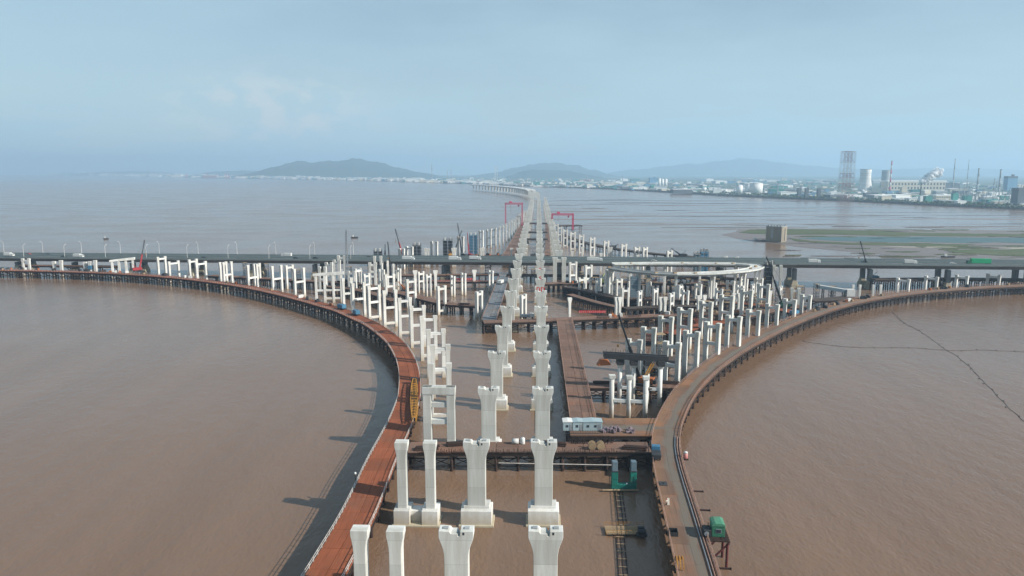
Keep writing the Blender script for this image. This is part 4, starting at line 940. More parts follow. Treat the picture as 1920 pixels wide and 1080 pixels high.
# ------------------------------------------------------------------ cranes
def lattice(mb, a, b, w0, w1, n, r=.12):
    a, b = Vector(a), Vector(b); d = (b - a).normalized()
    up = Vector((0, 0, 1)) if abs(d.z) < .95 else Vector((1, 0, 0))
    s = d.cross(up).normalized(); u = s.cross(d)
    def corner(t, k):
        w = (w0 + (w1 - w0) * t) / 2; sx, sy = ((-1, -1), (1, -1), (1, 1), (-1, 1))[k]
        return a.lerp(b, t) + s * (sx * w) + u * (sy * w)
    for k in range(4): mb.beam(corner(0, k), corner(1, k), r * 1.5)
    for i in range(n):
        for k in range(4):
            mb.beam(corner(i / n, k), corner((i + 1) / n, (k + 1) % 4), r * .8); mb.beam(corner((i + 1) / n, k), corner((i + 1) / n, (k + 1) % 4), r * .8)
def crawler(base, tip, label, m='steel_dark', boom='steel_dark', lat=False, scale=1.0):
    p = P(base[0], base[1], ZD + .05); dp = depth_of(p)
    t = at(tip[0], dp, CH - (tip[1] - HOR) * dp * CT / F * 1.0)
    o = thing('crawler_crane', label, 'crane', p, 0)
    rz = math.atan2(t.y - p.y, t.x - p.x); k = scale
    for sy in (-1, 1):
        link('track', MB().prism([(-3 * k, .0), (3 * k, .0), (3.5 * k, .5 * k), (3 * k, 1.0 * k), (-3 * k, 1.0 * k), (-3.5 * k, .5 * k)], -.4 * k, .4 * k).mesh('track', 'steel_dark', bevel=.05), o,
             (-math.sin(rz) * sy * 1.9 * k, math.cos(rz) * sy * 1.9 * k, 0), rz)
    link('machine_house', MB().box(-1.2 * k, 0, 1.1 * k, 5.6 * k, 3.0 * k, 2.0 * k).mesh('machine_house', m, bevel=.1), o, (0, 0, 0), rz)
    link('counterweight', MB().box(-4.4 * k, 0, 1.2 * k, 1.2 * k, 3.2 * k, 1.5 * k).mesh('counterweight', 'steel_dark', bevel=.08), o, (0, 0, 0), rz)
    cb = link('cab', MB().box(2.0 * k, -1.1 * k, 1.3 * k, 1.5 * k, 1.1 * k, 1.9 * k, 0, .9, .95).mesh('cab', m, bevel=.06), o, (0, 0, 0), rz)
    link('cab_window', MB().box(2.78 * k, -1.1 * k, 2.1 * k, .12, .9 * k, .8 * k).mesh('cab_window', 'glass'), cb)
    f = Vector((math.cos(rz), math.sin(rz), 0)); a = f * (1.2 * k) + Vector((0, 0, 2.2 * k)); b = t - p
    mb = MB()
    if lat: lattice(mb, a, b, 1.7 * k, .7 * k, 14, .16 * k)
    else:
        mid = a.lerp(b, .5); mb.beam(a.lerp(b, .45), b, .46 * k, .6 * k); link('boom_base', MB().beam(a, mid, .9 * k, 1.1 * k).mesh('boom_base', m if m == 'red_paint' else boom), o)
    link('boom', mb.mesh('boom', boom), o)
    mast = Vector((0, 0, 2.8 * k)) - f * 3.6 * k + Vector((0, 0, 3.2 * k))
    link('mast', MB().beam(Vector((0, 0, 2.8 * k)) - f * .5, mast, .3 * k).mesh('mast', m), o)
    link('hoist_cable', MB().tube(mast, b, .06, n=5).mesh('hoist_cable', 'steel_dark'), o)
    hl = min(b.z - 3, 5 + (b - a).length * .25); hk = b - Vector((0, 0, hl))
    link('hook_line', MB().tube(b, hk, .05, n=5).mesh('hook_line', 'steel_dark'), o)
    link('hook_block', MB().box(hk.x, hk.y, hk.z - .9, .6, .4, .9).mesh('hook_block', 'yellow_paint'), o)
crawler((259, 509), (271, 450), 'red crawler crane with dark boom beside the capped seaward pier', 'red_paint', 'steel_dark')
crawler((650, 530), (649, 431), 'crane with a very tall upright grey lattice boom', 'steel_grey', 'steel_grey', True, 1.1)
crawler((757, 484), (741, 429), 'crane with a black tipped red boom beyond the highway', 'red_paint', 'steel_dark')
crawler((722, 486), (722, 458), 'short upright crane boom beyond the highway', 'steel_dark')
crawler((735, 528), (727, 453), 'crane with thin dark boom between the pale columns', 'steel_dark')
crawler((868, 482), (858, 419), 'crane with tall dark boom, one of two crossing beyond the highway', 'steel_dark')
crawler((848, 482), (866, 432), 'crane with low slanted boom crossing another beyond the highway', 'yellow_paint')
crawler((881, 482), (876, 436), 'crane with maroon boom beside the deep blue formwork tower', 'red_paint', 'red_paint')
crawler((1150, 466), (1159, 458), 'small crane leaning landward beyond the highway', 'steel_dark')
crawler((1278, 482), (1258, 465), 'crane with low seaward boom above the loop ramp', 'steel_dark')
crawler((1470, 577), (1437, 481), 'crane with long black boom beside the dark formwork tower', 'cabin_green', 'steel_dark')
crawler((1634, 524), (1613, 452), 'crane whose black boom rises over the mudflats', 'blue_paint', 'steel_dark')
crawler((1206, 722), (1160, 590), 'crane with long black boom behind the triple columns', 'orange_paint', 'steel_dark')
crawler((1226, 532), (1231, 516), 'small bright red machine under the loop ramp', 'red_paint', 'red_paint', False, .7)
crawler((1127, 532), (1133, 512), 'lime yellow machine under the loop ramp', 'lime_paint', 'lime_paint', False, .7)
crawler((760, 545), (747, 528), 'orange excavating machine on the curved rusty trestle', 'orange_paint', 'orange_paint', False, .8)
crawler((1005, 482), (1022, 456), 'crane with rusty boom between the main rows behind the highway', 'steel_dark', 'rust_pile')

def gantry(xl, xr, yb, yt, label):
    p = P((xl + xr) / 2, yb, ZD); k = mpp(p); w = (xr - xl) * k; h = (yb - yt) * k
    o = thing('gantry_crane', label, 'gantry crane', (p.x, p.y, ZD))
    for sx in (-1, 1):
        for sy in (-1, 1):
            m = MB(); lattice(m, (sx * w / 2, sy * 5.5, 0), (sx * w / 2, sy * 2.4, h), 1.5, 1.5, 7, .26); link('leg', m.mesh('leg', 'crane_red'), o)
        link('sill_beam', MB().beam((sx * w / 2, -6.5, .6), (sx * w / 2, 6.5, .6), 1.0).mesh('sill_beam', 'crane_red'), o)
        for sy in (-6, 6): link('wheel_bogie', MB().box(sx * w / 2, sy, -.05, .9, 1.6, .8).mesh('wheel_bogie', 'steel_dark'), o)
    for sy in (-2.2, 2.2):
        m = MB(); lattice(m, (-w / 2 - 1, sy, h), (w / 2 + 1, sy, h), 2.0, 2.0, 12, .28); link('bridge_girder', m.mesh('bridge_girder', 'crane_red'), o)
    link('trolley', MB().box(-w * .2, 0, h + 1.2, 4, 5.5, 2.2).mesh('trolley', 'crane_red', bevel=.1), o)
    link('operator_cab', MB().box(w * .28, -1, h - 4.2, 2.2, 2.2, 2.4).mesh('operator_cab', 'crane_red', bevel=.1), o)
    link('hook_line', MB().tube((-w * .2, 0, h - .8), (-w * .2, 0, h * .55), .12, n=5).mesh('hook_line', 'steel_dark'), o)
    return o
gantry(948, 979, 423, 382, 'pink gantry crane astride the seaward trestle')
gantry(1035, 1074, 431, 402, 'pink gantry crane on the landward dark platform')

# ------------------------------------------------------------------ things on the trestles and the water
def at_line(line, S, y_px, off, z=ZD):
    """point on a trestle at the photo row y_px (nearest), off metres to the right of its centre line"""
    best, bi = 1e9, 0
    for i, p in enumerate(line):
        q = Vector((p.x, p.y, z)); dp = depth_of(q); yy = HOR + (CH - z) * F / (dp * CT)
        if abs(yy - y_px) < best: best, bi = abs(yy - y_px), i
    # refine linearly between neighbours
    t = P(960, y_px, z).y; i = bi
    for j in (bi - 1, bi):
        if 0 <= j < len(line) - 1 and min(line[j].y, line[j + 1].y) <= t <= max(line[j].y, line[j + 1].y):
            f = (t - line[j].y) / (line[j + 1].y - line[j].y); p = line[j].lerp(line[j + 1], f); s = S[j].lerp(S[j + 1], f)
            return Vector((p.x, p.y, z)) + s * off, math.atan2(s.y, s.x)
    return Vector((line[i].x, line[i].y, z)) + S[i] * off, math.atan2(S[i].y, S[i].x)

# yellow lattice boom lying on the red deck
a, b = P(776.5, 788, 7.6), P(777, 712, 7.6)
o = thing('lattice_boom', 'long yellow lattice boom section lying along the red deck', 'boom', (a.x, a.y, ZD))
a, b = Vector((0, 0, 1.6)), Vector((b.x - a.x, b.y - a.y, 1.6)); d = (b - a).normalized(); s = Vector((d.y, -d.x, 0))
for sg in (-1, 1):
    for zz in (0, 1.6):
        m = MB(); prev = None
        for k in range(17):
            t = k / 16; w = .35 + .85 * math.sin(math.pi * t) ** .6; q = a.lerp(b, t) + s * (sg * w) + Vector((0, 0, zz - .9))
            if prev is not None: m.beam(prev, q, .24)
            prev = q
        link('chord', m.mesh('chord', 'yellow_paint'), o)
m = MB()
for k in range(16):
    for sg in (-1, 1):
        w0 = .35 + .85 * math.sin(math.pi * k / 16) ** .6; w1 = .35 + .85 * math.sin(math.pi * (k + 1) / 16) ** .6
        q0 = a.lerp(b, k / 16) + s * (sg * w0); q1 = a.lerp(b, (k + 1) / 16) + s * (sg * w1)
        m.beam(q0 + Vector((0, 0, -.9)), q1 + Vector((0, 0, .7)), .14); m.beam(q1 + Vector((0, 0, -.9)), q1 + Vector((0, 0, .7)), .14)
    w1 = .35 + .85 * math.sin(math.pi * (k + .5) / 16) ** .6; q1 = a.lerp(b, (k + .5) / 16) + Vector((0, 0, .7))
    m.beam(q1 - s * w1, q1 + s * w1, .3, .1)
link('lacing', m.mesh('lacing', 'yellow_paint'), o, kind='stuff')
link('panel', MB().beam(a.lerp(b, .08) + Vector((0, 0, -.2)), a.lerp(b, .92) + Vector((0, 0, -.2)), 1.9, .12).mesh('panel', 'yellow_paint'), o)
for t in (.1, .5, .9):
    q = a.lerp(b, t); link('support_block', MB().box(q.x, q.y, 0.03, 1.8, .6, .7).mesh('support_block', 'rust_dark'), o)
link('head_sheave', MB().box(b.x, b.y, 0.03, 2.4, 1.6, 2.4).mesh('head_sheave', 'steel_dark', bevel=.1), o)

# barrels and clutter on the barrel trestle
for i, (x, r, h) in enumerate(((966, .75, 1.9), (980, .55, 1.6))):
    p = P(x, 832, ZD + .03)
    o = thing('water_tank', ['white tank lying on its side on the cross trestle', 'white tank standing upright on the cross trestle'][i], 'tank', p)
    if i == 0: link('shell', MB().tube((-1.0, 0, .78), (1.0, 0, .78), .75, n=20).mesh('shell', 'white_paint', smooth=True), o); link('cradle', MB().box(0, 0, 0, 1.6, .8, .3).mesh('cradle', 'rust_dark'), o)
    else: link('shell', MB().lathe([(.62, 0), (.66, .1), (.66, 1.5), (.5, 1.85), (.15, 1.95)], 20).mesh('shell', 'white_paint', smooth=True), o); link('lid', MB().tube((0, 0, 1.95), (0, 0, 2.1), .18, n=12).mesh('lid', 'steel_grey'), o)
m = MB()
for k in range(190):
    x = 790 + (1210 - 790) * k / 190 + rng.uniform(-1, 1); p = P(x, 848.4, ZD); m.box(p.x, p.y, ZD + .02, .10, .10, rng.uniform(.4, 1.3))
for k in range(60):
    p = P(rng.uniform(1070, 1150), rng.uniform(829, 833), ZD); m.beam((p.x, p.y, ZD + .05), (p.x + .5, p.y + .2, ZD + 1.6), .14)
link('rebar_stubs', m.mesh('rebar_stubs', 'rust_dark'), label='short rusty rebar stubs standing along the edge of the barrel trestle', category='rebar', kind='stuff')
for i, x in enumerate((1110, 1126)):
    p = P(x, 842, ZD + .03); o = thing('cable_reel', ['wooden arch reel on the barrel trestle', 'second wooden arch reel on the barrel trestle next to its twin'][i], 'reel', p, 0, 'arch reels on the barrel trestle')
    link('flange', MB().tube((0, -.9, 1.1), (0, -.7, 1.1), 1.1, n=22).mesh('flange', 'wood'), o); link('flange', MB().tube((0, .7, 1.1), (0, .9, 1.1), 1.1, n=22).mesh('flange', 'wood'), o)
    link('drum', MB().tube((0, -.7, 1.1), (0, .7, 1.1), .6, n=16).mesh('drum', 'steel_dark'), o)
# white service pipe under the barrel trestle
pa, pb = P(935, 868, 2.6), P(1150, 872, 2.6); o = thing('service_pipe', 'thin white service pipe slung under the barrel trestle', 'pipe', pa)
link('pipe', MB().tube((0, 0, 0), pb - pa, .12, n=8).mesh('pipe', 'rail_white'), o)
for t in (.05, .3, .55, .8, .98):
    q = (pb - pa) * t; link('hanger', MB().tube(q, q + Vector((0, .2, 1.5)), .06, n=6).mesh('hanger', 'steel_dark'), o)

# site cabins
def cabin(x0, x1, yb, label, wall, roof, h=2.7, d=3.4, nwin=2, z=ZD + .03, rz=0):
    p = P((x0 + x1) / 2, yb, z); w = (x1 - x0) * mpp(p)
    o = thing('site_cabin', label, 'cabin', p, rz, None)
    link('walls', MB().box(0, d / 2, 0, w, d, h).mesh('walls', wall, bevel=.04), o)
    link('roof', MB().prism([(-w / 2 - .15, h + .005), (w / 2 + .15, h + .005), (w / 2 + .15, h + .12), (0, h + .32), (-w / 2 - .15, h + .12)], -.15, d + .15).mesh('roof', roof), o)
    for k in range(nwin):
        x = (-.5 + (k + .7) / (nwin + .6)) * w
        f = link('window', MB().box(x, -.03, 1.1, .75, .08, .8).mesh('window', 'steel_grey'), o); link('pane', MB().box(x, -.06, 1.17, .6, .06, .66).mesh('pane', 'glass'), f)
    dr = link('door', MB().box(w * .36, -.03, .05, .85, .07, 2.0).mesh('door', 'steel_grey'), o); link('handle', MB().box(w * .36 + .3, -.09, 1.0, .06, .06, .15).mesh('handle', 'steel_dark'), dr)
    return o
cabin(1056, 1073, 808, 'small white site cabin at the corner of the platform', 'cabin_blue', 'white_paint', nwin=1)
cabin(1074, 1092, 808, 'pale blue site cabin beside the white one', 'cabin_blue', 'cabin_blue', nwin=1)
cabin(1093, 1129, 808, 'long pale blue site cabin with wide panels', 'cabin_blue', 'cabin_blue', nwin=2)
m = MB()
for i in range(24):
    p = P(1056 + 74 * i / 23, 813, ZD); m.box(p.x, p.y, ZD + .02, .08, .08, 1.1)
pa, pb = P(1056, 813, ZD + 1.1), P(1130, 813, ZD + 1.1); m.beam(pa, pb, .08); m.beam(pa - Vector((0, 0, .5)), pb - Vector((0, 0, .5)), .06)
link('safety_rail', m.mesh('safety_rail', 'steel_dark'), label='dark safety rail in front of the site cabins', category='railing', kind='stuff')
mat('scrap', (0.13, 0.10, 0.11), (0.22, 0.17, 0.19), 1.2, 0.8, vary=0.3)
pal = [MB().box(0, 0, 0, 1.3, .9, .7).box(.1, .05, .7, .9, .7, .35).mesh('scrap_bundle', 'scrap', bevel=.08), MB().tube((-.9, 0, .3), (.9, .2, .3), .3, n=8).tube((-.8, .5, .3), (.9, .55, .3), .28, n=8).mesh('scrap_bundle', 'scrap')]
for i in range(26):
    p = P(1132 + 54 * rng.random(), rng.uniform(804, 812), ZD + .03)
    link('scrap_bundle', pal[i % 2], None, p, rng.uniform(0, 3), label='dark scrap bundle heaped on the platform beside the long blue cabin', category='scrap', group='scrap bundles on the cabin platform')

# green casing frame standing in the water
p0 = P(1169, 917, 0); k = mpp(p0); o = thing('casing_frame', 'bright green U shaped steel casing frame standing in the water below the barrel trestle', 'casing', p0)
for sx in (-1, 1):
    link('green_casing', MB().box(sx * 17.5 * k, 0, -1, 1.6, 1.9, 6.2).mesh('green_casing', 'green_paint', bevel=.06), o)
    for zz in (1.6, 3.2): link('stiffener', MB().box(sx * 17.5 * k, 0, zz, 1.75, 2.05, .12).mesh('stiffener', 'green_paint'), o)
    link('upper_casing', MB().box(sx * 17.5 * k, 0, 5.25, 1.4, 1.6, 2.6).mesh('upper_casing', 'steel_blue', bevel=.05), o)
    link('collar', MB().box(sx * 17.5 * k, 0, 5.15, 1.9, 2.1, .22).mesh('collar', 'steel_dark'), o)
link('green_sill', MB().box(0, 0, .1, 35 * k - 1.55, 1.7, 1.5).mesh('green_sill', 'green_paint', bevel=.1), o)
link('work_plank', MB().box(-1, -1.6, .4, 9.5, .7, .15).mesh('work_plank', 'wood'), o)
for x in (.8, 2.2): link('white_float', MB().lathe([(.05, 1.45), (.25, 1.5), (.28, 1.75), (.1, 1.95)], 10, (x, -.4)).mesh('white_float', 'white_paint'), o)
# working raft and floating walkways
def raft(px0, px1, py0, py1, label, deck='wood'):
    a, b = P(px0, py1, 0), P(px1, py1, 0); dd = (P(px0, py0, 0) - a).y; w = (b - a).x
    o = thing('work_raft', label, 'raft', a)
    for x in (.12, .5, .88): link('float_tank', MB().tube((w * x, .1, .15), (w * x, dd - .1, .15), .35, n=12).mesh('float_tank', 'steel_dark', smooth=True), o)
    n = max(3, int(dd / .45))
    for j in range(n): link('plank', cached(('plank', round(w, 1), round(dd / n, 2)), lambda: MB().box(w / 2, 0, .52, w, dd / n - .06, .07).mesh('plank', deck)), o, (0, dd * (j + .5) / n, 0))
    m = MB()
    for j in (0, 1):
        y = dd * j
        for q in range(7): m.box(w * q / 6, y, .56, .07, .07, 1.0)
        m.beam((0, y, 1.5), (w, y, 1.5), .07); m.beam((0, y, 1.05), (w, y, 1.05), .05)
    link('hand_rail', m.mesh('hand_rail', 'yellow_paint'), o, kind='stuff')
    return o, w, dd
raft(1137, 1212, 990, 1006, 'timber work raft with yellow rails moored by the brown trestle')
p = P(1203, 1004, .6); o = thing('winch', 'dark winch machine on the work raft', 'winch', (p.x, p.y, .6)); link('frame', MB().box(0, 0, 0, 2.4, 1.5, .5).mesh('frame', 'steel_dark', bevel=.05), o); link('drum', MB().tube((-.9, 0, 1.0), (.9, 0, 1.0), .55, n=16).mesh('drum', 'steel_dark'), o); link('engine', MB().box(0, .9, .5, 1.5, .8, 1.2).mesh('engine', 'steel_dark', bevel=.08), o)
for i, (c0, c1) in enumerate((((1160, 921), (1168, 986)), ((1163, 1009), (1174, 1150)))):
    a, b = P(c0[0], c0[1], 0), P(c1[0], c1[1], 0); o = thing('floating_walkway', ['narrow floating walkway between green casing and work raft', 'narrow floating walkway leaving the work raft past the rail'][i], 'walkway', (a.x, a.y, 0))
    d = b - a; s = Vector((d.y, -d.x, 0)).normalized() * .9
    for sg in (-1, -.15, 1): link('float_pipe', MB().tube(s * sg + Vector((0, 0, .1)), d + s * sg + Vector((0, 0, .1)), .13, n=8).mesh('float_pipe', 'rust_pile'), o)
    n = int(d.length / 3.0)
    for j in range(n + 1): q = d * (j / n); link('rung', MB().beam(q - s * 1.1 + Vector((0, 0, .33)), q + s * 1.1 + Vector((0, 0, .33)), .18, .1).mesh('rung', 'wood'), o)
# pipes along the landward rail of the brown trestle
near = [i for i, p in enumerate(RL) if p.y < 212]
for j, off in enumerate((2.5, 3.1, 3.7)):
    pts = [RL[i] + RS[i] * off for i in near]; m = MB()
    for q0, q1 in zip(pts, pts[1:]): m.tube((q0.x, q0.y, ZD + .22), (q1.x, q1.y, ZD + .22), .13, n=8)
    link('pipeline', m.mesh('pipeline', 'rail_rust' if j else 'steel_grey'), label=['pale pipeline, the innermost of three laid along the brown trestle', 'rusty pipeline, the middle of three laid along the brown trestle', 'rusty pipeline hugging the rail of the brown trestle'][j], category='pipe')
mat('red_dark', (0.13, 0.03, 0.028), (0.09, 0.03, 0.025), .7, .8)
# green control cabin on a bracket platform
p, ang = at_line(RL, RS, 1003, 6.3); p.z = ZD + .4
o = thing('bracket_platform', 'red steel bracket platform hung off the brown trestle', 'platform', (p.x, p.y, 0), ang)
link('deck_plate', MB().box(0, 0, ZD + .1, 4.4, 5.4, .25).mesh('deck_plate', 'rust_pile'), o)
for sx in (-1.9, 1.9): link('edge_beam', MB().box(sx, 0, ZD - .35, .35, 5.6, .42).mesh('edge_beam', 'red_dark'), o)
for sy in (-2.4, 2.4): link('strut', MB().beam((1.9, sy, ZD - .3), (-2.0, sy, ZD - 4.6), .3).mesh('strut', 'red_dark'), o); link('leg', MB().tube((1.7, sy, -2), (1.7, sy, ZD - .35), .3, n=10).mesh('leg', 'red_dark'), o)
m = MB()
for q in range(6): m.box(2.1, -2.6 + q * 1.04, ZD + .35, .07, .07, 1.1)
m.beam((2.1, -2.6, ZD + 1.4), (2.1, 2.6, ZD + 1.4), .08); m.beam((2.1, -2.6, ZD + .9), (2.1, 2.6, ZD + .9), .06)
link('hand_rail', m.mesh('hand_rail', 'rail_rust'), o, kind='stuff')
o = thing('control_cabin', 'green metal cabin with a rounded roof on the red bracket platform', 'cabin', (p.x, p.y, ZD + .36), ang)
link('walls', MB().box(0, .6, 0, 2.7, 3.2, 2.4).mesh('walls', 'cabin_green', bevel=.06), o)
link('roof', MB().prism([(-1.45, 2.4), (1.45, 2.4), (1.3, 2.85), (.7, 3.1), (-.7, 3.1), (-1.3, 2.85)], -1.1, 2.3).mesh('roof', 'cabin_green_roof', bevel=.04), o)
wn = link('window', MB().box(0, -1.03, .9, 1.2, .07, .9).mesh('window', 'steel_grey'), o); link('pane', MB().box(0, -1.07, 1.0, 1.0, .05, .7).mesh('pane', 'glass'), wn)
link('door', MB().box(-1.36, .8, .05, .06, .9, 2.0).mesh('door', 'cabin_green_roof'), o)
p2, _ = at_line(RL, RS, 1003, 4.0)
o = thing('generator', 'black generator set between the pipes and the green cabin', 'generator', (p2.x, p2.y, ZD + .36), ang)
link('housing', MB().box(0, 0, 0, 1.6, 2.6, 1.5).mesh('housing', 'steel_dark', bevel=.08), o); link('radiator', MB().tube((-.2, -1.32, .8), (-.2, -1.42, .8), .5, n=18).mesh('radiator', 'steel_grey'), o); link('exhaust', MB().tube((.4, .8, 1.5), (.4, .8, 2.3), .09, n=8).mesh('exhaust', 'rust_dark'), o)
# tank, truck, plate, crates, worker on the brown trestle
p, _ = at_line(RL, RS, 856, 5.0); o = thing('gas_tank', 'small pink and white tank standing outside the rail of the brown trestle', 'tank', (p.x, p.y, ZD - .2))
mat('pink_paint', (0.5, 0.2, 0.18), None, 1, 0.5)
link('shell', MB().lathe([(.55, 0), (.6, .1), (.6, 1.5)], 16).mesh('shell', 'pink_paint', smooth=True), o); link('dome', MB().lathe([(.6, 1.5), (.5, 1.85), (.15, 2.0)], 16).mesh('dome', 'white_paint', smooth=True), o); link('bracket', MB().box(-.3, 0, -.35, 2.0, 1.3, .35).mesh('bracket', 'rust_dark'), o)
p, ang = at_line(RL, RS, 862, -3.0)
truck(Vector((p.x, p.y, ZD + .03)), ang + math.pi / 2, 'dark blue flatbed truck parked on the brown trestle at the barrel trestle', 'steel_dark', 3.6, 'blue_paint', 'works trucks', 0.9)
p, ang = at_line(RL, RS, 908, -2.5); o = thing('steel_plate', 'dark square steel plate lying on the brown trestle', 'plate', (p.x, p.y, ZD + .03), ang); link('plate', MB().box(0, 0, 0, 2.0, 2.4, .1).mesh('plate', 'steel_dark', bevel=.02), o); link('lifting_eye', MB().box(0, 0, .1, .3, .1, .2).mesh('lifting_eye', 'rust_dark'), o)
p, ang = at_line(RL, RS, 1003, -3.0); o = thing('skip_frame', 'dark open steel skip on the brown trestle', 'skip', (p.x, p.y, ZD + .03), ang)
for sx in (-1, 1): link('side_panel', MB().box(sx * .9, 0, 0, .1, 2.2, .9).mesh('side_panel', 'steel_dark'), o); link('end_panel', MB().box(0, sx * 1.05, 0, 1.7, .1, .9).mesh('end_panel', 'steel_dark'), o)
link('floor_plate', MB().box(0, 0, .05, 1.7, 2.0, .08).mesh('floor_plate', 'rust_dark'), o)
p, ang = at_line(RL, RS, 1062, -3.2); o = thing('bent_formwork', 'curved yellow formwork rings leaning on the brown trestle', 'formwork', (p.x, p.y, ZD + .03), ang)
for j in range(3):
    m = MB(); prev = None
    for q in range(11):
        t = math.pi * q / 10; v = Vector((j * .6 - .6, -1.9 * math.cos(t), .15 + 1.5 * math.sin(t)))
        if prev is not None: m.beam(prev, v, .22)
        prev = v
    link('ring', m.mesh('ring', 'yellow_paint'), o)
for i, yy in enumerate((917, 952, 1060)):
    p, ang = at_line(RL, RS, yy, 5.6); o = thing('outrigger', '%s rusty outrigger bar sticking out over the water from the brown trestle' % ORD[i], 'bar', (p.x, p.y, ZD), ang, 'outrigger bars of the brown trestle'); link('bar', MB().box(0, 0, -.5, 2.6, .3, .35).mesh('bar', 'rust_pile'), o); link('end_plate', MB().box(1.25, 0, -.6, .1, .5, .55).mesh('end_plate', 'rust_dark'), o)
# worker
def person(p, rz, label):
    def chain(nodes, edges, m, nm, parent, lv=2):
        me = bpy.data.meshes.new(nm); me.from_pydata([n[:3] for n in nodes], edges, []); ob = link(nm, me, parent)
        md = ob.modifiers.new('skin', 'SKIN'); md.use_smooth_shade = True
        for i, n in enumerate(nodes):
            me.skin_vertices[0].data[i].radius = (n[3], n[3] if len(n) < 5 else n[4])
        me.skin_vertices[0].data[0].use_root = True
        sb = ob.modifiers.new('sub', 'SUBSURF'); sb.levels = sb.render_levels = lv
        me.materials.append(MATS[m]); return ob
    o = thing('person', label, 'person', p, rz)
    body = [(0, 0, .95, .15, .11), (0, 0, 1.2, .16, .11), (0, 0, 1.42, .18, .11), (0, 0, 1.53, .06), (0, -.01, 1.68, .095, .11),
            (.2, 0, 1.42, .06), (.27, -.04, 1.15, .05), (.28, -.16, .93, .04), (-.2, 0, 1.42, .06), (-.27, -.02, 1.15, .05), (-.27, -.1, .92, .04),
            (.1, 0, .88, .09), (.12, -.05, .5, .065), (.12, .02, .1, .05), (.12, -.13, .05, .04), (-.1, 0, .88, .09), (-.12, .04, .5, .065), (-.12, .12, .1, .05), (-.12, 0, .05, .04)]
    ed = [(0, 1), (1, 2), (2, 3), (3, 4), (2, 5), (5, 6), (6, 7), (2, 8), (8, 9), (9, 10), (0, 11), (11, 12), (12, 13), (13, 14), (0, 15), (15, 16), (16, 17), (17, 18)]
    chain(body, ed, 'skin', 'body', o)
    chain([(0, 0, .98, .17, .13), (0, 0, 1.2, .18, .13), (0, 0, 1.43, .2, .13), (.21, 0, 1.42, .075), (.275, -.04, 1.15, .065), (.28, -.12, .99, .05), (-.21, 0, 1.42, .075), (-.275, -.02, 1.15, .065), (-.27, -.08, .98, .05)],
          [(0, 1), (1, 2), (2, 3), (3, 4), (4, 5), (2, 6), (6, 7), (7, 8)], 'cloth_light', 'jacket', o)
    chain([(0, 0, .97, .16, .12), (.1, 0, .86, .105), (.12, -.05, .5, .08), (.12, .02, .13, .07), (-.1, 0, .86, .105), (-.12, .04, .5, .08), (-.12, .12, .13, .07)], [(0, 1), (1, 2), (2, 3), (0, 4), (4, 5), (5, 6)], 'cloth_dark', 'trousers', o)
    link('helmet', MB().lathe([(.16, 1.72), (.125, 1.74), (.115, 1.8), (.07, 1.85), (.01, 1.865)], 14, (0, -.01)).mesh('helmet', 'helmet', smooth=True), o)
    for sg in (-1, 1):
        for q in range(4): link('finger', MB().tube((sg * .28 + (q - 1.5) * .018, -.14, .92), (sg * .28 + (q - 1.5) * .018, -.17, .83 + .01 * abs(q - 1.5)), .009, .007, 6).mesh('finger', 'skin'), o)
        link('thumb', MB().tube((sg * .25, -.15, .91), (sg * .235, -.18, .86), .01, .008, 6).mesh('thumb', 'skin'), o)
p, ang = at_line(RL, RS, 950, -3.0)
person((p.x, p.y, ZD + .03), ang + .6, 'worker in a red helmet and pale jacket walking on the brown trestle')
p, ang = at_line(RL, RS, 948, -2.5); o = thing('tool_board', 'pale board standing next to the worker on the brown trestle', 'board', (p.x, p.y, ZD + .03), ang + .4); link('board', MB().beam((0, 0, 0), (.2, .5, 1.5), .5, .06).mesh('board', 'cloth_light'), o); link('prop', MB().beam((.2, 1.0, 0), (.2, .45, 1.3), .08).mesh('prop', 'wood'), o)
# works trucks and tanks on the red trestle
for yy, off, m, lb in ((581, 1.8, 'blue_paint', 'blue works truck on the red trestle among the white piers'), (592, 1.6, 'blue_paint', 'blue works truck with a white cover on the red trestle')):
    p, ang = at_line(LL, LS, yy, off); truck(Vector((p.x, p.y, ZD + .03)), ang + math.pi / 2, lb, 'blue_paint', 4.4, 'blue_paint' if off > 1.7 else 'white_paint', 'works trucks', 2.0)
p = P(1489, 591, ZD); truck(Vector((p.x, p.y, ZD + .03)), .5, 'dark blue works truck by the last twin pier of the brown trestle', 'blue_paint', 5.0, 'steel_dark', 'works trucks', 1.6)
p = P(938, 533, ZD); truck(Vector((p.x, p.y, ZD + .04)), 1.3, 'white works truck on the bluish grey link trestle', 'white_paint', 5.0, 'white_paint', 'works trucks', 1.9)
p = P(985, 597, ZD); truck(Vector((p.x, p.y, ZD + .03)), .05, 'grey works truck on the banner trestle between the main rows', 'steel_grey', 4.6, 'white_paint', 'works trucks', 1.2)
# lamp post on the red trestle
p, ang = at_line(LL, LS, 906, -4.25); o = thing('warning_post', 'post with a white round lamp on the rail of the red trestle', 'post', (p.x, p.y, ZD)); link('post', MB().tube((0, 0, 0), (0, 0, 2.4), .09, n=8).mesh('post', 'steel_dark'), o); link('lamp', MB().lathe([(.05, 2.3), (.26, 2.45), (.3, 2.65), (.2, 2.9), (.04, 2.98)], 14).mesh('lamp', 'white_paint', smooth=True), o)
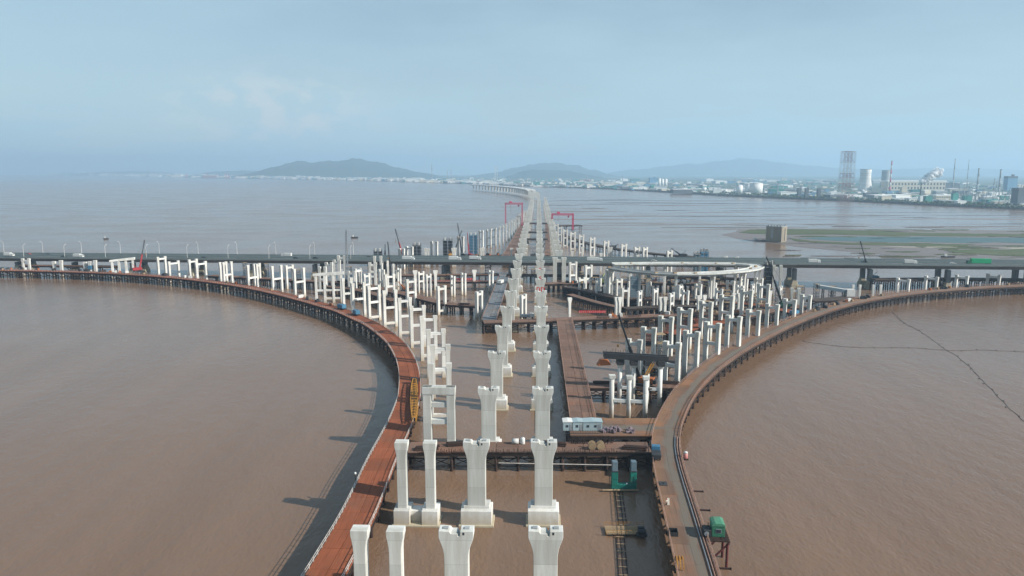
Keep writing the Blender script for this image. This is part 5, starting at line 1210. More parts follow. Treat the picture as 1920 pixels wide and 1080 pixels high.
# clutter on the trestles
crate_m = [MB().box(0, 0, 0, 1.6, 1.2, 1.0).box(0, 0, 1.0, 1.3, .9, .3).mesh('crate', 'wood', bevel=.05), MB().box(0, 0, 0, 2.6, 1.4, 1.5).box(.4, 0, 1.5, 1.2, 1.0, .4).mesh('crate', 'steel_dark', bevel=.06),
           MB().box(0, 0, 0, 1.5, 1.3, 1.3).box(0, 0, 1.3, 1.0, .8, .25).mesh('crate', 'orange_paint', bevel=.06), MB().box(0, 0, 0, 2.4, 1.6, 1.6).box(0, 0, 1.6, 1.8, 1.2, .2).mesh('crate', 'white_paint', bevel=.06)]
crate_n = [('crate', 'timber crate'), ('machine_box', 'dark machine box'), ('crate', 'orange equipment box'), ('machine_box', 'white equipment box')]
def clutter(line, S, i0, i1, n, offs, where, frm):
    cnt = {}; spots = sorted((rng.uniform(i0, min(i1, len(line) - 1) - .01), rng.choice((0, 0, 1, 1, 2, 3))) for _ in range(n))
    for f, k in spots:
        i = int(f); q = line[i].lerp(line[i + 1], f - i) + S[i] * rng.uniform(*offs); cnt[k] = cnt.get(k, 0) + 1
        link(crate_n[k][0], crate_m[k], None, (q.x, q.y, ZD + .03), rng.uniform(0, 3), label='%s %s along the %s, counting from %s' % (ordinal(cnt[k]), crate_n[k][1], where, frm), category='box', group='%ses on the %s' % (crate_n[k][1].replace('crate', 'crat'), where))
clutter(LL, LS, 36, len(LL) - 1, 42, (1.0, 3.4), 'red trestle', 'its blue trucks')
clutter(RL, RS, 40, len(RL) - 1, 34, (-3.6, -1.6), 'brown trestle', 'the crane end')
bt = smooth_line(px_line([(1140, 594), (1250, 590), (1360, 585), (1440, 582)]), 9); clutter(bt, [side(bt, i) for i in range(len(bt))], 0, len(bt) - 1, 26, (-3, 3), 'banner trestle', 'the banner')
bt = smooth_line(px_line([(1060, 530), (1230, 530), (1400, 535)]), 9); clutter(bt, [side(bt, i) for i in range(len(bt))], 0, len(bt) - 1, 22, (-3, 3), 'trestle under the loop ramp', 'the main piers')
bt = smooth_line(px_line([(690, 486), (780, 483), (870, 480), (945, 478)]), 12); clutter(bt, [side(bt, i) for i in range(len(bt))], 0, len(bt) - 1, 24, (-3, 3), 'trestle beyond the highway', 'the sea end')
mat('cage_rust', (0.24, 0.075, 0.045), (0.17, 0.06, 0.04), .8, .85)
# red rusty rebar cages between the landward ramps
for i, (x, y) in enumerate(((1222, 640), (1240, 634), (1268, 622), (1300, 610), (1318, 606))):
    p = P(x, y, 1.5); o = thing('rebar_cage', '%s red rebar cage lying between the landward ramp rows' % ORD[i], 'rebar', (p.x, p.y, 1.0), rng.uniform(-.3, .3), 'red rebar cages between landward ramps')
    m = MB()
    for a_ in range(10):
        t = 2 * math.pi * a_ / 10; m.beam((-5, 1.8 * math.cos(t), 2.2 + 1.8 * math.sin(t)), (5, 1.8 * math.cos(t), 2.2 + 1.8 * math.sin(t)), .2)
    for q in range(11):
        for a_ in range(10):
            t, t2 = 2 * math.pi * a_ / 10, 2 * math.pi * (a_ + 1) / 10; m.beam((-5 + q, 1.8 * math.cos(t), 2.2 + 1.8 * math.sin(t)), (-5 + q, 1.8 * math.cos(t2), 2.2 + 1.8 * math.sin(t2)), .14)
    link('cage', m.mesh('cage', 'cage_rust'), o); link('sledge', MB().box(0, 0, -.6, 9, 3.2, .8).mesh('sledge', 'rust_dark'), o)
    for sx in (-3.5, 3.5): link('pile', MB().tube((sx, 0, -3.5), (sx, 0, -.6), .4, n=8).mesh('pile', 'rust_pile'), o)
# banners
def banner(x0, x1, y, z, label, n):
    a, b = P(x0, y, z), P(x1, y, z); o = thing('banner', label, 'banner', a); d = b - a; u = d.normalized(); k = Vector((u.y, -u.x, 0))
    link('cloth', MB().beam(Vector((0, 0, .75)), d + Vector((0, 0, .75)), .06, 1.3).mesh('cloth', 'sign_red'), o)
    w = d.length / n
    for i in range(n):
        c = u * (w * (i + .5)) + k * .05 + Vector((0, 0, .75)); m = MB(); s = w * .3
        m.beam(c - u * s + Vector((0, 0, .32)), c + u * s + Vector((0, 0, .32)), .03, .1); m.beam(c + Vector((0, 0, .4)), c - Vector((0, 0, .42)), .09, .03)
        m.beam(c - u * s * rng.uniform(.4, 1) - Vector((0, 0, rng.uniform(0, .3))), c + u * s * rng.uniform(.5, 1) - Vector((0, 0, rng.uniform(.0, .35))), .03, .1)
        m.beam(c - u * s - Vector((0, 0, .38)), c + u * s * rng.uniform(.2, 1) - Vector((0, 0, .38)), .03, .09)
        link('character', m.mesh('character', 'white_paint'), o)
    for t in (0, .33, .66, 1): q = d * t; link('post', MB().box(q.x, q.y, -.2, .1, .1, 1.7).mesh('post', 'steel_dark'), o)
banner(1085, 1136, 587, ZD + .1, 'long red banner with white characters on the cross trestle rail', 14)
banner(856, 892, 525, ZD + .1, 'red banner fence on the narrow cross trestle by the highway', 9)
# conveyor / steel truss on the side platform
a, b = P(1532, 537, 12), P(1590, 548, 8.5); o = thing('conveyor', 'slanting grey conveyor bridge on the side platform', 'conveyor', (a.x, a.y, 0)); d = b - a; d.z = 0
link('trough', MB().beam(Vector((0, 0, 12)), d + Vector((0, 0, 9)), 3.2, 2.0).mesh('trough', 'steel_blue', bevel=.1), o); link('cover', MB().beam(Vector((0, 0, 13.1)), d + Vector((0, 0, 10.1)), 3.0, .25).mesh('cover', 'white_paint'), o)
for t in (.2, .5, .85):
    for sg in (-1.2, 1.2): q = d * t; link('leg', MB().beam(q + Vector((0, sg, -2)), q + Vector((0, sg, 11 - 3 * t)), .5).mesh('leg', 'steel_dark'), o)
link('drive_house', MB().box(d.x * 1.05, d.y * 1.05, 6, 5, 4, 4.5).mesh('drive_house', 'white_paint', bevel=.1), o)

# scaffold towers, beam stacks and gangways that crowd the interchange
def scaffold(px_, py_, w, h, label, z0=ZD):
    p = P(px_, py_, z0); o = thing('scaffold_tower', label, 'scaffold', (p.x, p.y, z0), rng.uniform(-.4, .4), 'scaffold towers in the interchange')
    for sx in (-1, 1):
        for sy in (-1, 1): link('standard', cached(('std', w, h), lambda: MB().box(0, 0, -6.5, .22, .22, h + 6.5).mesh('standard', 'steel_dark')), o, (sx * w / 2, sy * w / 2, 0))
    def lacing():
        m = MB(); n = max(2, int(h / 2))
        for i in range(-2, n + 1):
            z = h * i / n
            for a, b in (((-1, -1), (1, -1)), ((1, -1), (1, 1)), ((1, 1), (-1, 1)), ((-1, 1), (-1, -1))):
                A, B = Vector((a[0] * w / 2, a[1] * w / 2, z)), Vector((b[0] * w / 2, b[1] * w / 2, z)); m.beam(A, B, .14); 
                if i < n: m.beam(A, B + Vector((0, 0, h / n)), .11)
        return m.mesh('lacing', 'steel_dark')
    link('lacing', cached(('lac', w, h), lacing), o, kind='stuff')
    for t in (.5, 1.0): link('platform', cached(('plt', w), lambda: MB().box(0, 0, 0, w + .5, w + .5, .12).mesh('platform', 'wood')), o, (0, 0, h * t))
spots = [(1115, 536), (1150, 541), (1172, 536), (1205, 545), (1228, 540), (1262, 548), (1290, 540), (1318, 548), (1345, 540), (1362, 556), (1392, 548), (1412, 562), (1440, 552), (1462, 566), (1250, 575), (1285, 600), (1325, 592), (1362, 580), (1400, 572), (1425, 590), (1235, 660), (1215, 690),
         (700, 515), (730, 508), (770, 512), (655, 520), (590, 522), (560, 520), (500, 514), (460, 512), (840, 512), (915, 512), (985, 512), (1000, 520), (1090, 520), (1500, 548), (1530, 556), (1560, 548)]
for i, (a_, b__) in enumerate(spots):
    area = 'around the loop ramp' if i < 22 else ('in front of the highway on the seaward side' if i < 31 else 'between main piers and conveyor')
    scaffold(a_, b__, rng.choice((2.4, 3.0, 4.0)), rng.choice((4.0, 6.0, 8.0)), '%s dark scaffold tower %s' % (ordinal(i + 1 if i < 22 else (i - 21 if i < 31 else i - 30)), area))
for i, (a_, b__) in enumerate([(1130, 596), (1190, 593), (1300, 588), (1380, 584), (1210, 729), (1255, 719), (1130, 719), (800, 842), (860, 834), (1040, 834), (1190, 842), (830, 566), (870, 571), (770, 552), (560, 525), (640, 529), (1120, 549), (1220, 559), (1330, 563)]):
    p = P(a_, b__, ZD + .05); o = thing('beam_stack', '%s stack of rusty steel beams lying on the inner trestles, counting from the red banner' % ordinal(i + 1), 'beams', p, rng.uniform(-.3, .3), 'beam stacks on the trestles')
    for q in range(4): link('beam', cached('bs', lambda: MB().box(0, 0, 0, 6.5, .4, .42).mesh('beam', 'rust_pile')), o, (0, -.9 + q * .6, 0))
    for q in range(3): link('beam', CACHE['bs'], o, (rng.uniform(-.4, .4), -.6 + q * .6, .44))
# ------------------------------------------------------------------ water things
def net_line(pxs, label, r=.07):
    pts = smooth_line([Vector((p.x, p.y, 0)) for p in (P(x, y, 0) for x, y in pxs)], 4.0); m = MB(); org = pts[0].copy()
    for q in pts[1:-1]: q.x += rng.uniform(-.4, .4); q.y += rng.uniform(-.4, .4)
    for i, (q0, q1) in enumerate(zip(pts, pts[1:])):
        j0 = Vector((rng.uniform(-.6, .6), rng.uniform(-.6, .6), 0))
        m.tube((q0.x - org.x, q0.y - org.y, .05), (q1.x - org.x, q1.y - org.y, .05), r, n=5)
    o = thing('net_line', label, 'net', (org.x, org.y, 0)); link('rope', m.mesh('rope', 'rope'), o); b = MB()
    for i in range(0, len(pts), 2): q = pts[i] - org; b.lathe([(.05, -.1), (.3, .05), (.3, .15), (.05, .3)], 8, (q.x + rng.uniform(-.9, .9), q.y + rng.uniform(-.9, .9)))
    link('floats', b.mesh('floats', 'rope'), o, kind='stuff')
net_line([(1505, 640), (1560, 648), (1620, 652), (1700, 652), (1780, 657), (1850, 657), (1960, 662)], 'dark floating net line lying across the open water beside the brown trestle')
net_line([(1672, 583), (1690, 602), (1730, 625), (1772, 655), (1800, 672), (1840, 710), (1880, 752), (1930, 800)], 'dark floating net line running slantwise over the water')
def boat(px, py, L, label, rz=0.0, m='steel_dark'):
    p = P(px, py, 0); o = thing('work_boat', label, 'boat', p, rz)
    b = MB(); sec = [(-L / 2, .8), (-L * .3, 1), (0, 1), (L * .3, .85), (L * .5, .12)]; W = L * .14
    for x, k in sec: b.v += [(x, -W * k * .7, -.3), (x, W * k * .7, -.3), (x, W * k, 1.3 + abs(x) * .04), (x, -W * k, 1.3 + abs(x) * .04)]
    for i in range(4):
        for q in range(4): b.f.append((i * 4 + q, i * 4 + (q + 1) % 4, i * 4 + 4 + (q + 1) % 4, i * 4 + 4 + q))
    b.f += [(0, 1, 2, 3), (16, 17, 18, 19)]
    link('hull', b.mesh('hull', m), o); wh = link('wheelhouse', MB().box(-L * .22, 0, 1.3, L * .2, W * 1.3, 2.2).mesh('wheelhouse', 'white_paint', bevel=.08), o)
    link('window', MB().box(-L * .115, 0, 2.3, .08, W * 1.1, .7).mesh('window', 'glass'), wh); link('mast', MB().tube((-L * .2, 0, 3.5), (-L * .2, 0, 6), .08, n=6).mesh('mast', 'steel_grey'), o)
boat(665, 446, 9, 'small dark boat on open water beside the tall lattice boom')
boat(199, 448.5, 6, 'small dark boat far out on the open water beyond the highway', .2)
boat(1778, 483, 13, 'dark boat aground on the mudflat behind the highway', -.1)
boat(1418, 451, 8, 'small white boat beside the square mudflat building', .3, 'white_paint')
# square building on the mudflat
p = P(1455, 453, 0); k = mpp(p); o = thing('pump_house', 'square tan and grey concrete building standing on the mudflat', 'building', (p.x, p.y, 0), R(-38))
S_ = 31 * k
mat('pump_wall', (0.30, 0.26, 0.19), (0.24, 0.21, 0.16), .15, .9, bump=0, vary=0, stretch=(1, 1, .2), wear=(0.17, 0.15, 0.12))
link('walls', MB().box(0, 0, -1, S_ * .92, S_, 19.0).mesh('walls', 'pump_wall', bevel=.1), o)
pr = link('roof', MB().box(0, 0, 18.0, S_ * .96, S_ * 1.03, .8).mesh('roof', 'concrete_grey', bevel=.05), o)
for i in range(5): link('roof_post', MB().box((-.4 + .2 * i) * S_ * .9, -S_ * .42, 18.8, 1.4, 1.4, 1.6 + .3 * (i % 2)).mesh('roof_post', 'concrete_grey'), pr); link('roof_post', MB().box((-.4 + .2 * i) * S_ * .9, S_ * .42, 18.8, 1.4, 1.4, 1.5).mesh('roof_post', 'concrete_grey'), pr)
link('stair_slot', MB().box(S_ * .46, S_ * .12, 1, .3, 2.2, 15).mesh('stair_slot', 'steel_dark'), o)
link('slot_window', MB().box(-S_ * .1, -S_ * .5, 5, 2.2, .3, 11).mesh('slot_window', 'concrete_grey'), o)
link('quay', MB().box(-6, -4, -1, S_ * 1.3, S_ * 1.1, 1.8).mesh('quay', 'seawall_stone'), o)

# ------------------------------------------------------------------ industrial shore
def shore_y(x):
    for (x0, y0), (x1, y1) in zip(shore_px, shore_px[1:]):
        if x0 <= x <= x1: return y0 + (y1 - y0) * (x - x0) / (x1 - x0)
    return 400
def P3(x, y): return P(x, y, 3.0)
for nm, c1, c2 in (('shed_white', (.78, .78, .75), (.68, .68, .66)), ('shed_cream', (.62, .56, .44), (.55, .5, .4)), ('shed_grey', (.34, .37, .38), (.28, .3, .31)), ('shed_blue', (.10, .24, .36), (.13, .28, .4)),
                   ('shed_green', (.04, .22, .19), (.06, .26, .22)), ('block_dark', (.09, .11, .13), (.12, .14, .15)), ('shed_red', (.42, .16, .13), (.36, .14, .12)), ('roof_pale', (.8, .8, .78), (.7, .7, .68))):
    mat(nm, c1, c2, .05, .8, bump=0, vary=.1)
def building(x0, x1, yb, hpx, wall, roof, label, group=None, dk=.7, name='industrial_building', gable=True, nwin=0, rz=0.0):
    p = P3((x0 + x1) / 2, yb); k = mpp(p); w = (x1 - x0) * k; h = hpx * k; d = max(10, min(w * dk, 60))
    o = thing(name, label, 'building', (p.x, p.y, 2.5), rz, group)
    link('walls', MB().box(0, d / 2, 0, w, d, h * .85).mesh('walls', wall), o)
    if gable: link('roof', MB().prism([(-w / 2 * 1.03, h * .852), (w / 2 * 1.03, h * .852), (w / 2 * 1.03, h * .88), (0, h), (-w / 2 * 1.03, h * .88)], -d * .02, d * 1.02).mesh('roof', roof), o)
    else: link('roof', MB().box(0, d / 2, h * .852, w * 1.02, d * 1.02, h * .13).box(w * .2, d / 2, h * .982, w * .2, d * .3, h * .12).mesh('roof', roof), o)
    for j in range(nwin):
        for q in range(2): link('window', MB().box((-.5 + (j + .5) / nwin) * w, -.08, h * (.15 + .38 * q), w / nwin * .45, .3, h * .2).mesh('window', 'glass'), o)
    return o
kinds = [('shed_white', 'roof_pale', 'low white shed on the far shore', True), ('shed_cream', 'roof_pale', 'cream shed with pale roof on the far shore', True), ('shed_grey', 'roof_pale', 'grey flat roofed works on the far shore', False),
         ('shed_blue', 'shed_blue', 'blue roofed warehouse on the far shore', True), ('shed_green', 'shed_green', 'dark green process building on the far shore', False), ('block_dark', 'shed_grey', 'dark grey plant block on the far shore', False), ('shed_red', 'roof_pale', 'red brick works building on the far shore', True)]
LANDMARK = [(300, 'the far seaward point'), (400, 'the reddish works'), (560, 'the hill on the seaward side'), (700, 'the seaward bay'), (775, 'the shipyard hall'), (845, 'the two thin pale chimneys'), (930, 'the white bridge pylon'), (1050, 'the long thin white wall'),
            (1145, 'the long cream warehouse'), (1240, 'the silo cluster'), (1280, 'the wide dark quay building'), (1345, 'the small white tanks'), (1415, 'the largest round tank'), (1515, 'the three slim silo blocks'), (1585, 'the banded lattice tower'), (1621, 'the free standing cooling tower'),
            (1668, 'the banded chimney'), (1720, 'the power station hall'), (1775, 'the coal store'), (1831, 'the process columns'), (1872, 'the thick grey chimneys'), (1920, 'the tall dark plant block')]
def landmark(x): return min(LANDMARK, key=lambda l: abs(l[0] - x))[1]
for i in range(165):
    t = rng.random()
    x = 980 + 970 * t ** .9
    ys = shore_y(x); up = rng.random() ** 1.6
    yb = ys - 1.0 - max(0, min(5.0, (x - 1150) / 60)) - up * (ys - 331) * .68
    if yb < 329: continue
    s = (yb - HOR) / 50.0
    w = rng.uniform(10, 34) * (.55 + .5 * s); h = rng.uniform(3.0, 8.0) * (.55 + .5 * s)
    kd = kinds[rng.choices(range(7), (6, 4, 4, 2, 3, 2, .6))[0]]; lab_ = ('long ' if w > h * 4.2 else 'tall ' if h > w * .34 else '') + kd[2].replace('on the far shore', ('at the water near ' if up < .12 else 'inland near ' if up > .5 else 'near ') + landmark(x))
    building(x - w / 2, x + w / 2, yb, h, kd[0], kd[1], lab_, 'buildings near ' + landmark(x), gable=kd[3], rz=rng.uniform(-.25, .25))
for i in range(110):
    x = rng.uniform(130, 980); ys = shore_y(x); yb = ys - rng.uniform(.3, 2.6)
    w = rng.uniform(7, 24); h = rng.uniform(2.0, 5.6); kd = kinds[rng.choices(range(7), (8, 4, 3, 1, 1, 1, .8))[0]]
    lab_ = ('long ' if w > h * 4.2 else 'tall ' if h > w * .34 else '') + kd[2].replace('on the far shore', ('on the waterfront near ' if yb > ys - 1.2 else 'set back near ') + landmark(x))
    building(x - w / 2, x + w / 2, yb, h, kd[0], kd[1], lab_, 'buildings near ' + landmark(x), gable=kd[3])
# named buildings
building(1664, 1772, 357, 19, 'shed_cream', 'roof_pale', 'very long cream power station hall under the steam plume', gable=False, nwin=18)
building(1690, 1700, 366, 15, 'shed_cream', 'shed_cream', 'pale cube shaped block in front of the power station hall', gable=False)
building(1750, 1800, 356, 14, 'block_dark', 'block_dark', 'large blue grey coal store beside the power station hall', gable=True)
building(1653, 1672, 376, 10, 'shed_cream', 'roof_pale', 'cream shed standing on the seawall below the power station', gable=True)
building(1725, 1737, 379, 12, 'shed_white', 'roof_pale', 'white cube building on the seawall with dark neighbours', gable=False)
building(1755, 1785, 377, 12, 'shed_cream', 'roof_pale', 'pale office block with a grid of windows on the seawall', gable=False, nwin=9)
building(1786, 1796, 379, 17, 'shed_green', 'shed_green', 'green tower block next to the pale office block', gable=False)
building(1795, 1812, 384, 9, 'shed_white', 'roof_pale', 'bright white shed on the seawall beyond the green tower', gable=True)
building(1808, 1822, 381, 14, 'shed_green', 'shed_green', 'teal process hall at the end of the pale sheds', gable=False)
building(1735, 1748, 381, 14, 'shed_green', 'shed_green', 'teal hall between the white cube and the office block', gable=False)
building(1888, 1906, 358, 28, 'shed_blue', 'block_dark', 'tall dark blue boiler house near the landward end of the shore', gable=False)
building(1907, 1935, 386, 34, 'block_dark', 'block_dark', 'dark tall plant block at the landward end of the shore', gable=False)
building(1128, 1162, 348, 6, 'shed_cream', 'roof_pale', 'long cream warehouse behind the seawall', gable=True)
building(1176, 1194, 349, 6, 'shed_cream', 'roof_pale', 'cream warehouse next to the silo cluster', gable=True)
building(1262, 1298, 363, 9, 'block_dark', 'roof_pale', 'wide dark quay building with a pale roof', gable=False)
building(1000, 1100, 350.2, 2.0, 'shed_white', 'roof_pale', 'long thin white wall along the shore behind the viaduct', gable=False, dk=.1)
building(762, 790, 340.0, 7, 'shed_white', 'roof_pale', 'white shipyard hall on the seaward shore', gable=True)
building(786, 862, 342, 4, 'shed_cream', 'shed_cream', 'long pale pier shed on the seaward shore', gable=False, dk=.2)
building(380, 407, 333.5, 5.5, 'shed_red', 'roof_pale', 'reddish works block on the seaward shore', gable=False)
building(325, 340, 332.5, 5, 'shed_white', 'roof_pale', 'white block on the seaward shore beside reddish works', gable=False)
building(1496, 1502, 369, 17, 'block_dark', 'block_dark', 'slim dark silo block on the seawall, first of three', gable=False, dk=1)
building(1510, 1516, 369, 17, 'block_dark', 'block_dark', 'slim dark silo block on the seawall, second of three', gable=False, dk=1)
building(1533, 1539, 370, 17, 'block_dark', 'block_dark', 'slim dark silo block on the seawall, third of three', gable=False, dk=1)
building(1218, 1232, 347, 14, 'shed_blue', 'shed_blue', 'blue grey tower block beside the silo cluster', gable=False)
# tanks
for i, (x, yb, w, hp) in enumerate(((1417, 363, 24, 21), (1386, 363, 12, 17), (1404, 361, 15, 17), (1236, 350, 6, 16), (1242, 350, 6, 15), (1248, 350, 6, 15), (1320, 358, 9, 7), (1340, 360, 8, 7), (1360, 361, 7, 6), (1470, 366, 9, 7), (1620, 364, 10, 6), (1850, 374, 10, 8), (1868, 376, 9, 7))):
    p = P3(x, yb); k = mpp(p); r = w * k / 2; h = hp * k
    lab = ['very large white round storage tank on the shore', 'narrow white storage tank beside the largest tank', 'pale storage tank half hidden behind the largest tank'][i] if i < 3 else ('white silo in the tight cluster of three' if i < 6 else 'small white storage tank on the industrial shore')
    o = thing('storage_tank', lab, 'tank', (p.x, p.y, 2.5), 0, None if i < 3 else ('cluster of silos' if i < 6 else 'small storage tanks'))
    link('shell', MB().lathe([(r, 0), (r, h * .9)], 32).mesh('shell', 'shed_white', smooth=True), o); link('roof', MB().lathe([(r * 1.02, h * .9), (r * .6, h * .97), (.2, h)], 32).mesh('roof', 'roof_pale', smooth=True), o)
    link('stair', MB().beam((r * .7, -r * .75, 0), (-r * .7, -r * .78, h * .9), 1.2).mesh('stair', 'steel_grey'), o)
# chimneys and process columns
def chimney(x, yb, yt, w, label, m='concrete_grey', group=None, bands=False):
    p = P3(x, yb); k = mpp(p); h = (yb - yt) * k; r = w * k / 2; o = thing('chimney', label, 'chimney', (p.x, p.y, 2.5), 0, group)
    n = 7 if bands else 3
    for j in range(n):
        r0, r1 = r * (1 - .35 * j / n), r * (1 - .35 * (j + 1) / n)
        link('shaft', MB().tube((0, 0, h * j / n), (0, 0, h * (j + 1) / n), r0, r1, 14).mesh('shaft', ('crane_red' if j % 2 == 0 else 'white_paint') if bands else m, smooth=True), o)
    link('rim', MB().tube((0, 0, h), (0, 0, h + 2), r * .75, r * .72, 14).mesh('rim', 'steel_dark', smooth=True), o)
chimney(1668, 358, 303, 3.2, 'red and white banded chimney between the cooling towers', bands=True)
chimney(1786, 356, 299, 2.2, 'tall thin grey chimney behind the coal store')
chimney(1812, 354, 301, 1.4, 'very thin mast like chimney behind the process columns')
chimney(1831.5, 360, 317, 4.0, 'thick grey chimney among the process columns')
chimney(1872, 366, 319, 4.0, 'thick grey chimney near the tall boiler house')
chimney(1725, 371, 345, 2.6, 'short dark chimney in front of the power station hall', 'steel_dark')
chimney(1862, 366, 336, 2.2, 'shorter chimney beside a thick grey one')
chimney(810, 340, 309, 1.8, 'tall pale chimney of the shipyard')
chimney(839, 341, 320, 1.3, 'first of two thin pale chimneys on the seaward shore')
chimney(846, 341, 319.5, 1.3, 'second of two thin pale chimneys on the seaward shore')
chimney(279, 332, 317, 1.3, 'thin pale tower on the far seaward point')
for i in range(64):
    x = rng.choice((rng.uniform(1795, 1915), rng.uniform(1100, 1560), rng.uniform(1795, 1915))); ys = shore_y(x) - rng.uniform(6, 20); hp = rng.uniform(8, 28) * (.7 if x < 1600 else 1.1)
    chimney(x, ys, ys - hp, rng.uniform(.9, 1.8), '%s slender grey process column %s %s' % ('very short' if hp < 11 else 'short' if hp < 16 else 'tall' if hp < 22 else 'very tall', 'by the seawall near' if shore_y(x) - ys < 12 else 'inland near', landmark(x)), 'shed_grey', 'process columns near ' + landmark(x))
# cooling towers
for x, yb, yt, w, lab in ((1621, 356, 318, 19, 'pale cooling tower standing free beside the lattice tower'), (1659, 352, 320, 14, 'darker cooling tower behind the banded chimney')):
    p = P3(x, yb); k = mpp(p); h = (yb - yt) * k; r = w * k / 2; o = thing('cooling_tower', lab, 'cooling tower', (p.x, p.y, 2.5))
    prof = [(r * (1.0 + .42 * (1 - t / .78) ** 2 if t < .78 else 1.0 + .5 * (t - .78) ** 2), h * t) for t in [j / 14 for j in range(15)]]
    link('shell', MB().lathe(prof, 36).mesh('shell', 'concrete_white' if x < 1630 else 'concrete_grey', smooth=True), o); link('rim', MB().lathe([(prof[-1][0] * 1.03, h), (prof[-1][0] * 1.03, h + 1.5)], 36).mesh('rim', 'concrete_grey'), o)
# lattice tower in red and white bands
p = P3(1584.5, 377); k = mpp(p); h = (377 - 285) * k; w = 22 * k
o = thing('lattice_tower', 'very tall red and white banded lattice tower on the shore', 'tower', (p.x, p.y, 2.5), .1)
mat('tower_red', (0.20, 0.10, 0.10), (0.17, 0.10, 0.11), .05, .8, bump=0)
bands = [0, .12, .27, .36, .47, .56, .78, 1.0]
for j in range(len(bands) - 1):
    t0, t1 = bands[j], bands[j + 1]; m = MB(); c_ = 'tower_red' if j % 2 == 0 else 'shed_grey'
    for sx in (-1, -.33, .33, 1):
        for sy in (-1, 1):
            f0, f1 = w / 2 * (1 - .14 * t0), w / 2 * (1 - .14 * t1); lattice(m, (sx * f0, sy * f0 * .6, h * t0), (sx * f1, sy * f1 * .6, h * t1), 4.2, 4.2, max(2, int((t1 - t0) * h / 9)), .17)
    for sy in (-1, 1):
        f0, f1 = w / 2 * (1 - .14 * t0), w / 2 * (1 - .14 * t1)
        m.beam((-f1, sy * f1 * .6, h * t1), (f1, sy * f1 * .6, h * t1), .9); m.beam((-f0, sy * f0 * .6, h * t0), (f1, sy * f1 * .6, h * t1), .5); m.beam((f0, sy * f0 * .6, h * t0), (-f1, sy * f1 * .6, h * t1), .5)
    link('tower_stage', m.mesh('tower_stage', c_), o)
# far bridge pylon and harbour cranes
p = P3(930.5, 340); k = mpp(p); h = (340 - 313) * k; o = thing('bridge_pylon', 'white H shaped bridge pylon far behind the viaduct', 'pylon', (p.x, p.y, 2.5))
for sx in (-1, 1): link('leg', MB().beam((sx * 2.6 * k, 0, 0), (sx * 1.5 * k, 0, h), 1.1 * k).mesh('leg', 'white_paint'), o)
for t in (.45, .92): link('cross_beam', MB().box(0, 0, h * t, 3.4 * k, .8 * k, .9 * k).mesh('cross_beam', 'white_paint'), o)
for i, (x, yb, hp) in enumerate(((388, 333.3, 11), (424, 334.2, 12), (429, 334.3, 9), (350, 332.9, 8))):
    p = P3(x, yb); k = mpp(p); o = thing('harbour_crane', '%s reddish harbour crane on the seaward shore' % ORD[i], 'crane', (p.x, p.y, 2.5), 0, 'harbour cranes')
    link('tower', MB().beam((0, 0, 0), (0, 0, hp * k * .7), 1.0 * k).mesh('tower', 'crane_red'), o); link('jib', MB().beam((-2 * k, 0, hp * k * .6), (3 * k, 0, hp * k), .5 * k).mesh('jib', 'crane_red'), o)
# the many small houses and sheds of the far town
def far_town(seed):
    r = random.Random(seed); m = MB(); slots = []
    for _ in range(1500):
        x = r.uniform(90, 1980); ys = shore_y(x); yb = ys - .4 - max(0, min(5.0, (x - 1150) / 60)) - r.random() ** 1.1 * max(1.5, (ys - 333) * .72); p = P3(x, yb); k = mpp(p)
        w, h = r.uniform(3, 11) * k * (.6 + .4 * min(1, (yb - 322) / 40)), r.uniform(1.0, 3.4) * k * (1.5 if x < 520 else 1.0)
        m.box(p.x, p.y, 2.6, w, r.uniform(8, 30), h, r.uniform(-.3, .3)); slots += [r.choices(range(5), (5, 2.5, 3, 3.5, 2.5))[0]] * 6
    for _ in range(700):
        x = r.uniform(110, 930); ys = shore_y(x); yb = ys - r.uniform(.2, 2.2); p = P3(x, yb); k = mpp(p)
        m.box(p.x, p.y, 2.6, r.uniform(3, 9) * k, r.uniform(10, 30), r.uniform(1.2, 4.2) * k, r.uniform(-.3, .3)); slots += [r.choices(range(5), (8, 3, 2, 1, 1))[0]] * 6
    me = m.mesh('far_town', 'shed_white')
    for nm in ('shed_cream', 'shed_grey', 'shed_green', 'shed_blue'): me.materials.append(MATS[nm])
    me.polygons.foreach_set('material_index', slots)
    link('far_town', me, kind='stuff', label='dense distant town of tiny pale houses along the whole far shore', category='town')
far_town(11)
# shore trees belt
def tree_belt(seed):
    r = random.Random(seed); m = MB()
    for _ in range(700):
        x = r.uniform(900, 1960); ys = shore_y(x) - r.uniform(.8, 6.5); p = P3(x, ys); k = mpp(p); s = r.uniform(3, 7)
        for q in range(3):
            c = Vector((p.x + r.uniform(-s, s), p.y + r.uniform(-s, s), 3 + s * r.uniform(.2, .7))); rr = s * r.uniform(.35, .6); o_ = len(m.v)
            for dx, dy, dz in ((1, 0, 0), (0, 1, 0), (-1, 0, 0), (0, -1, 0), (0, 0, 1), (0, 0, -1)): m.v.append((c.x + dx * rr * r.uniform(.7, 1.3), c.y + dy * rr, c.z + dz * rr * r.uniform(.7, 1.2)))
            m.f += [(o_ + a_, o_ + b__, o_ + t_) for t_ in (4, 5) for a_, b__ in ((0, 1), (1, 2), (2, 3), (3, 0))]
    mat('far_foliage', (0.05, 0.09, 0.045), (0.035, 0.065, 0.035), .01, .95, coords='World', bump=0, vary=0)
    link('shore_trees', m.mesh('shore_trees', 'far_foliage'), kind='stuff', label='distant belt of trees along the industrial shore', category='trees')
tree_belt(3)
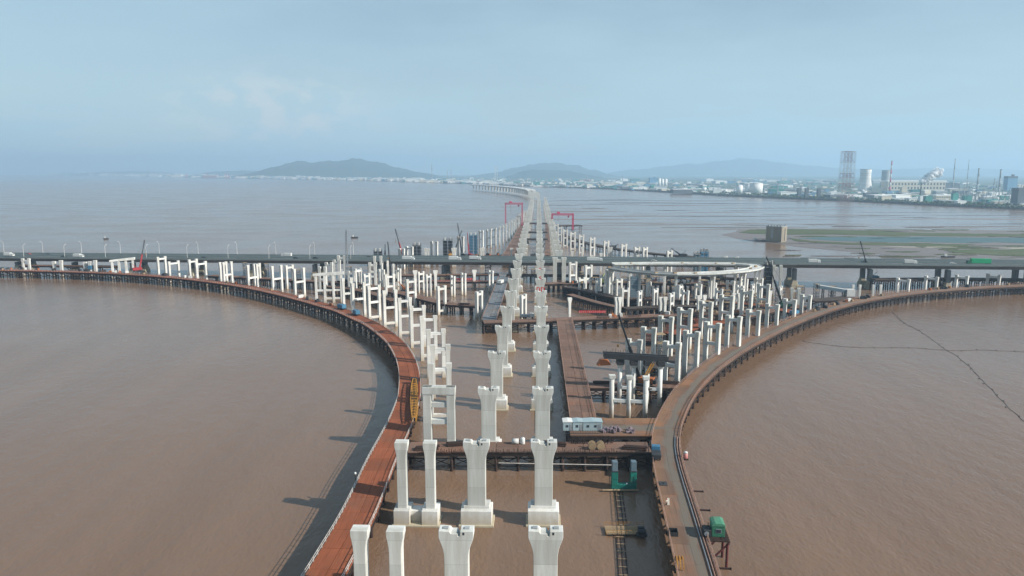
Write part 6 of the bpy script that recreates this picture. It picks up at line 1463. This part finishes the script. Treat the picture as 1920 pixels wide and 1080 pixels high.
# steam plume
vm = mat('steam', (0.95, 0.95, 0.95), (0.9, 0.9, 0.9), .03, 1.0, bump=0, vary=0, coords='World', spec=0)
nt = vm.node_tree; bs = nt.nodes['Principled BSDF']
ng = nt.nodes.new('ShaderNodeNewGeometry'); nn = nt.nodes.new('ShaderNodeTexNoise'); nn.inputs['Scale'].default_value = .05; nn.inputs['Detail'].default_value = 7; nn.inputs['Roughness'].default_value = .7; nt.links.new(ng.outputs['Position'], nn.inputs['Vector'])
mr = nt.nodes.new('ShaderNodeMapRange'); mr.inputs[1].default_value, mr.inputs[2].default_value, mr.inputs[3].default_value, mr.inputs[4].default_value = .38, .66, .04, .8; nt.links.new(nn.outputs['Fac'], mr.inputs[0]); nt.links.new(mr.outputs[0], bs.inputs['Alpha'])
bm = bmesh.new(); r = random.Random(5)
d_ = depth_of(P3(1727, 362))
for i in range(130):
    t = r.random() ** .9; x = 1724 + 40 * t + r.gauss(0, 2.6) * (.35 + t); y = 346 - 25 * t ** .8 + r.gauss(0, 2.4) * (.3 + t)
    q = at(x, d_ + r.uniform(-14, 14), CH - (y - HOR) * d_ * CT / F)
    mtx = Matrix.Translation(q) @ Matrix.Diagonal((1, 1, r.uniform(.7, 1.0), 1))
    bmesh.ops.create_icosphere(bm, subdivisions=2, radius=(1.8 + 3.6 * math.sin(math.pi * min(t * .75 + .1, 1))) * r.uniform(.45, 1.35) * d_ / F, matrix=mtx)
bm.normal_update()
for v in bm.verts:
    n = math.sin(v.co.x * .35) * math.sin(v.co.y * .31 + 1) * math.sin(v.co.z * .4 + 2); v.co += v.normal * (n * 2.0)
for f in bm.faces: f.smooth = True
me = bpy.data.meshes.new('steam_plume'); bm.to_mesh(me); bm.free(); me.materials.append(vm)
link('steam_plume', me, kind='stuff', label='white steam plume drifting from the power station hall', category='steam')

# ------------------------------------------------------------------ haze
hzm = bpy.data.materials.new('haze'); hzm.use_nodes = True; nt = hzm.node_tree
nt.nodes.remove(nt.nodes['Principled BSDF']); pv = nt.nodes.new('ShaderNodeVolumePrincipled')
pv.inputs['Color'].default_value = (0.55, 0.785, 1.0, 1); pv.inputs['Density'].default_value = 0.00013; pv.inputs['Anisotropy'].default_value = 0.2
nt.links.new(pv.outputs[0], nt.nodes['Material Output'].inputs['Volume'])
link('haze', MB().box(0, 9400, -6, 36400, 20600, 460).mesh('haze', hzm), kind='stuff', label='pale blue sea haze over the whole estuary', category='haze')
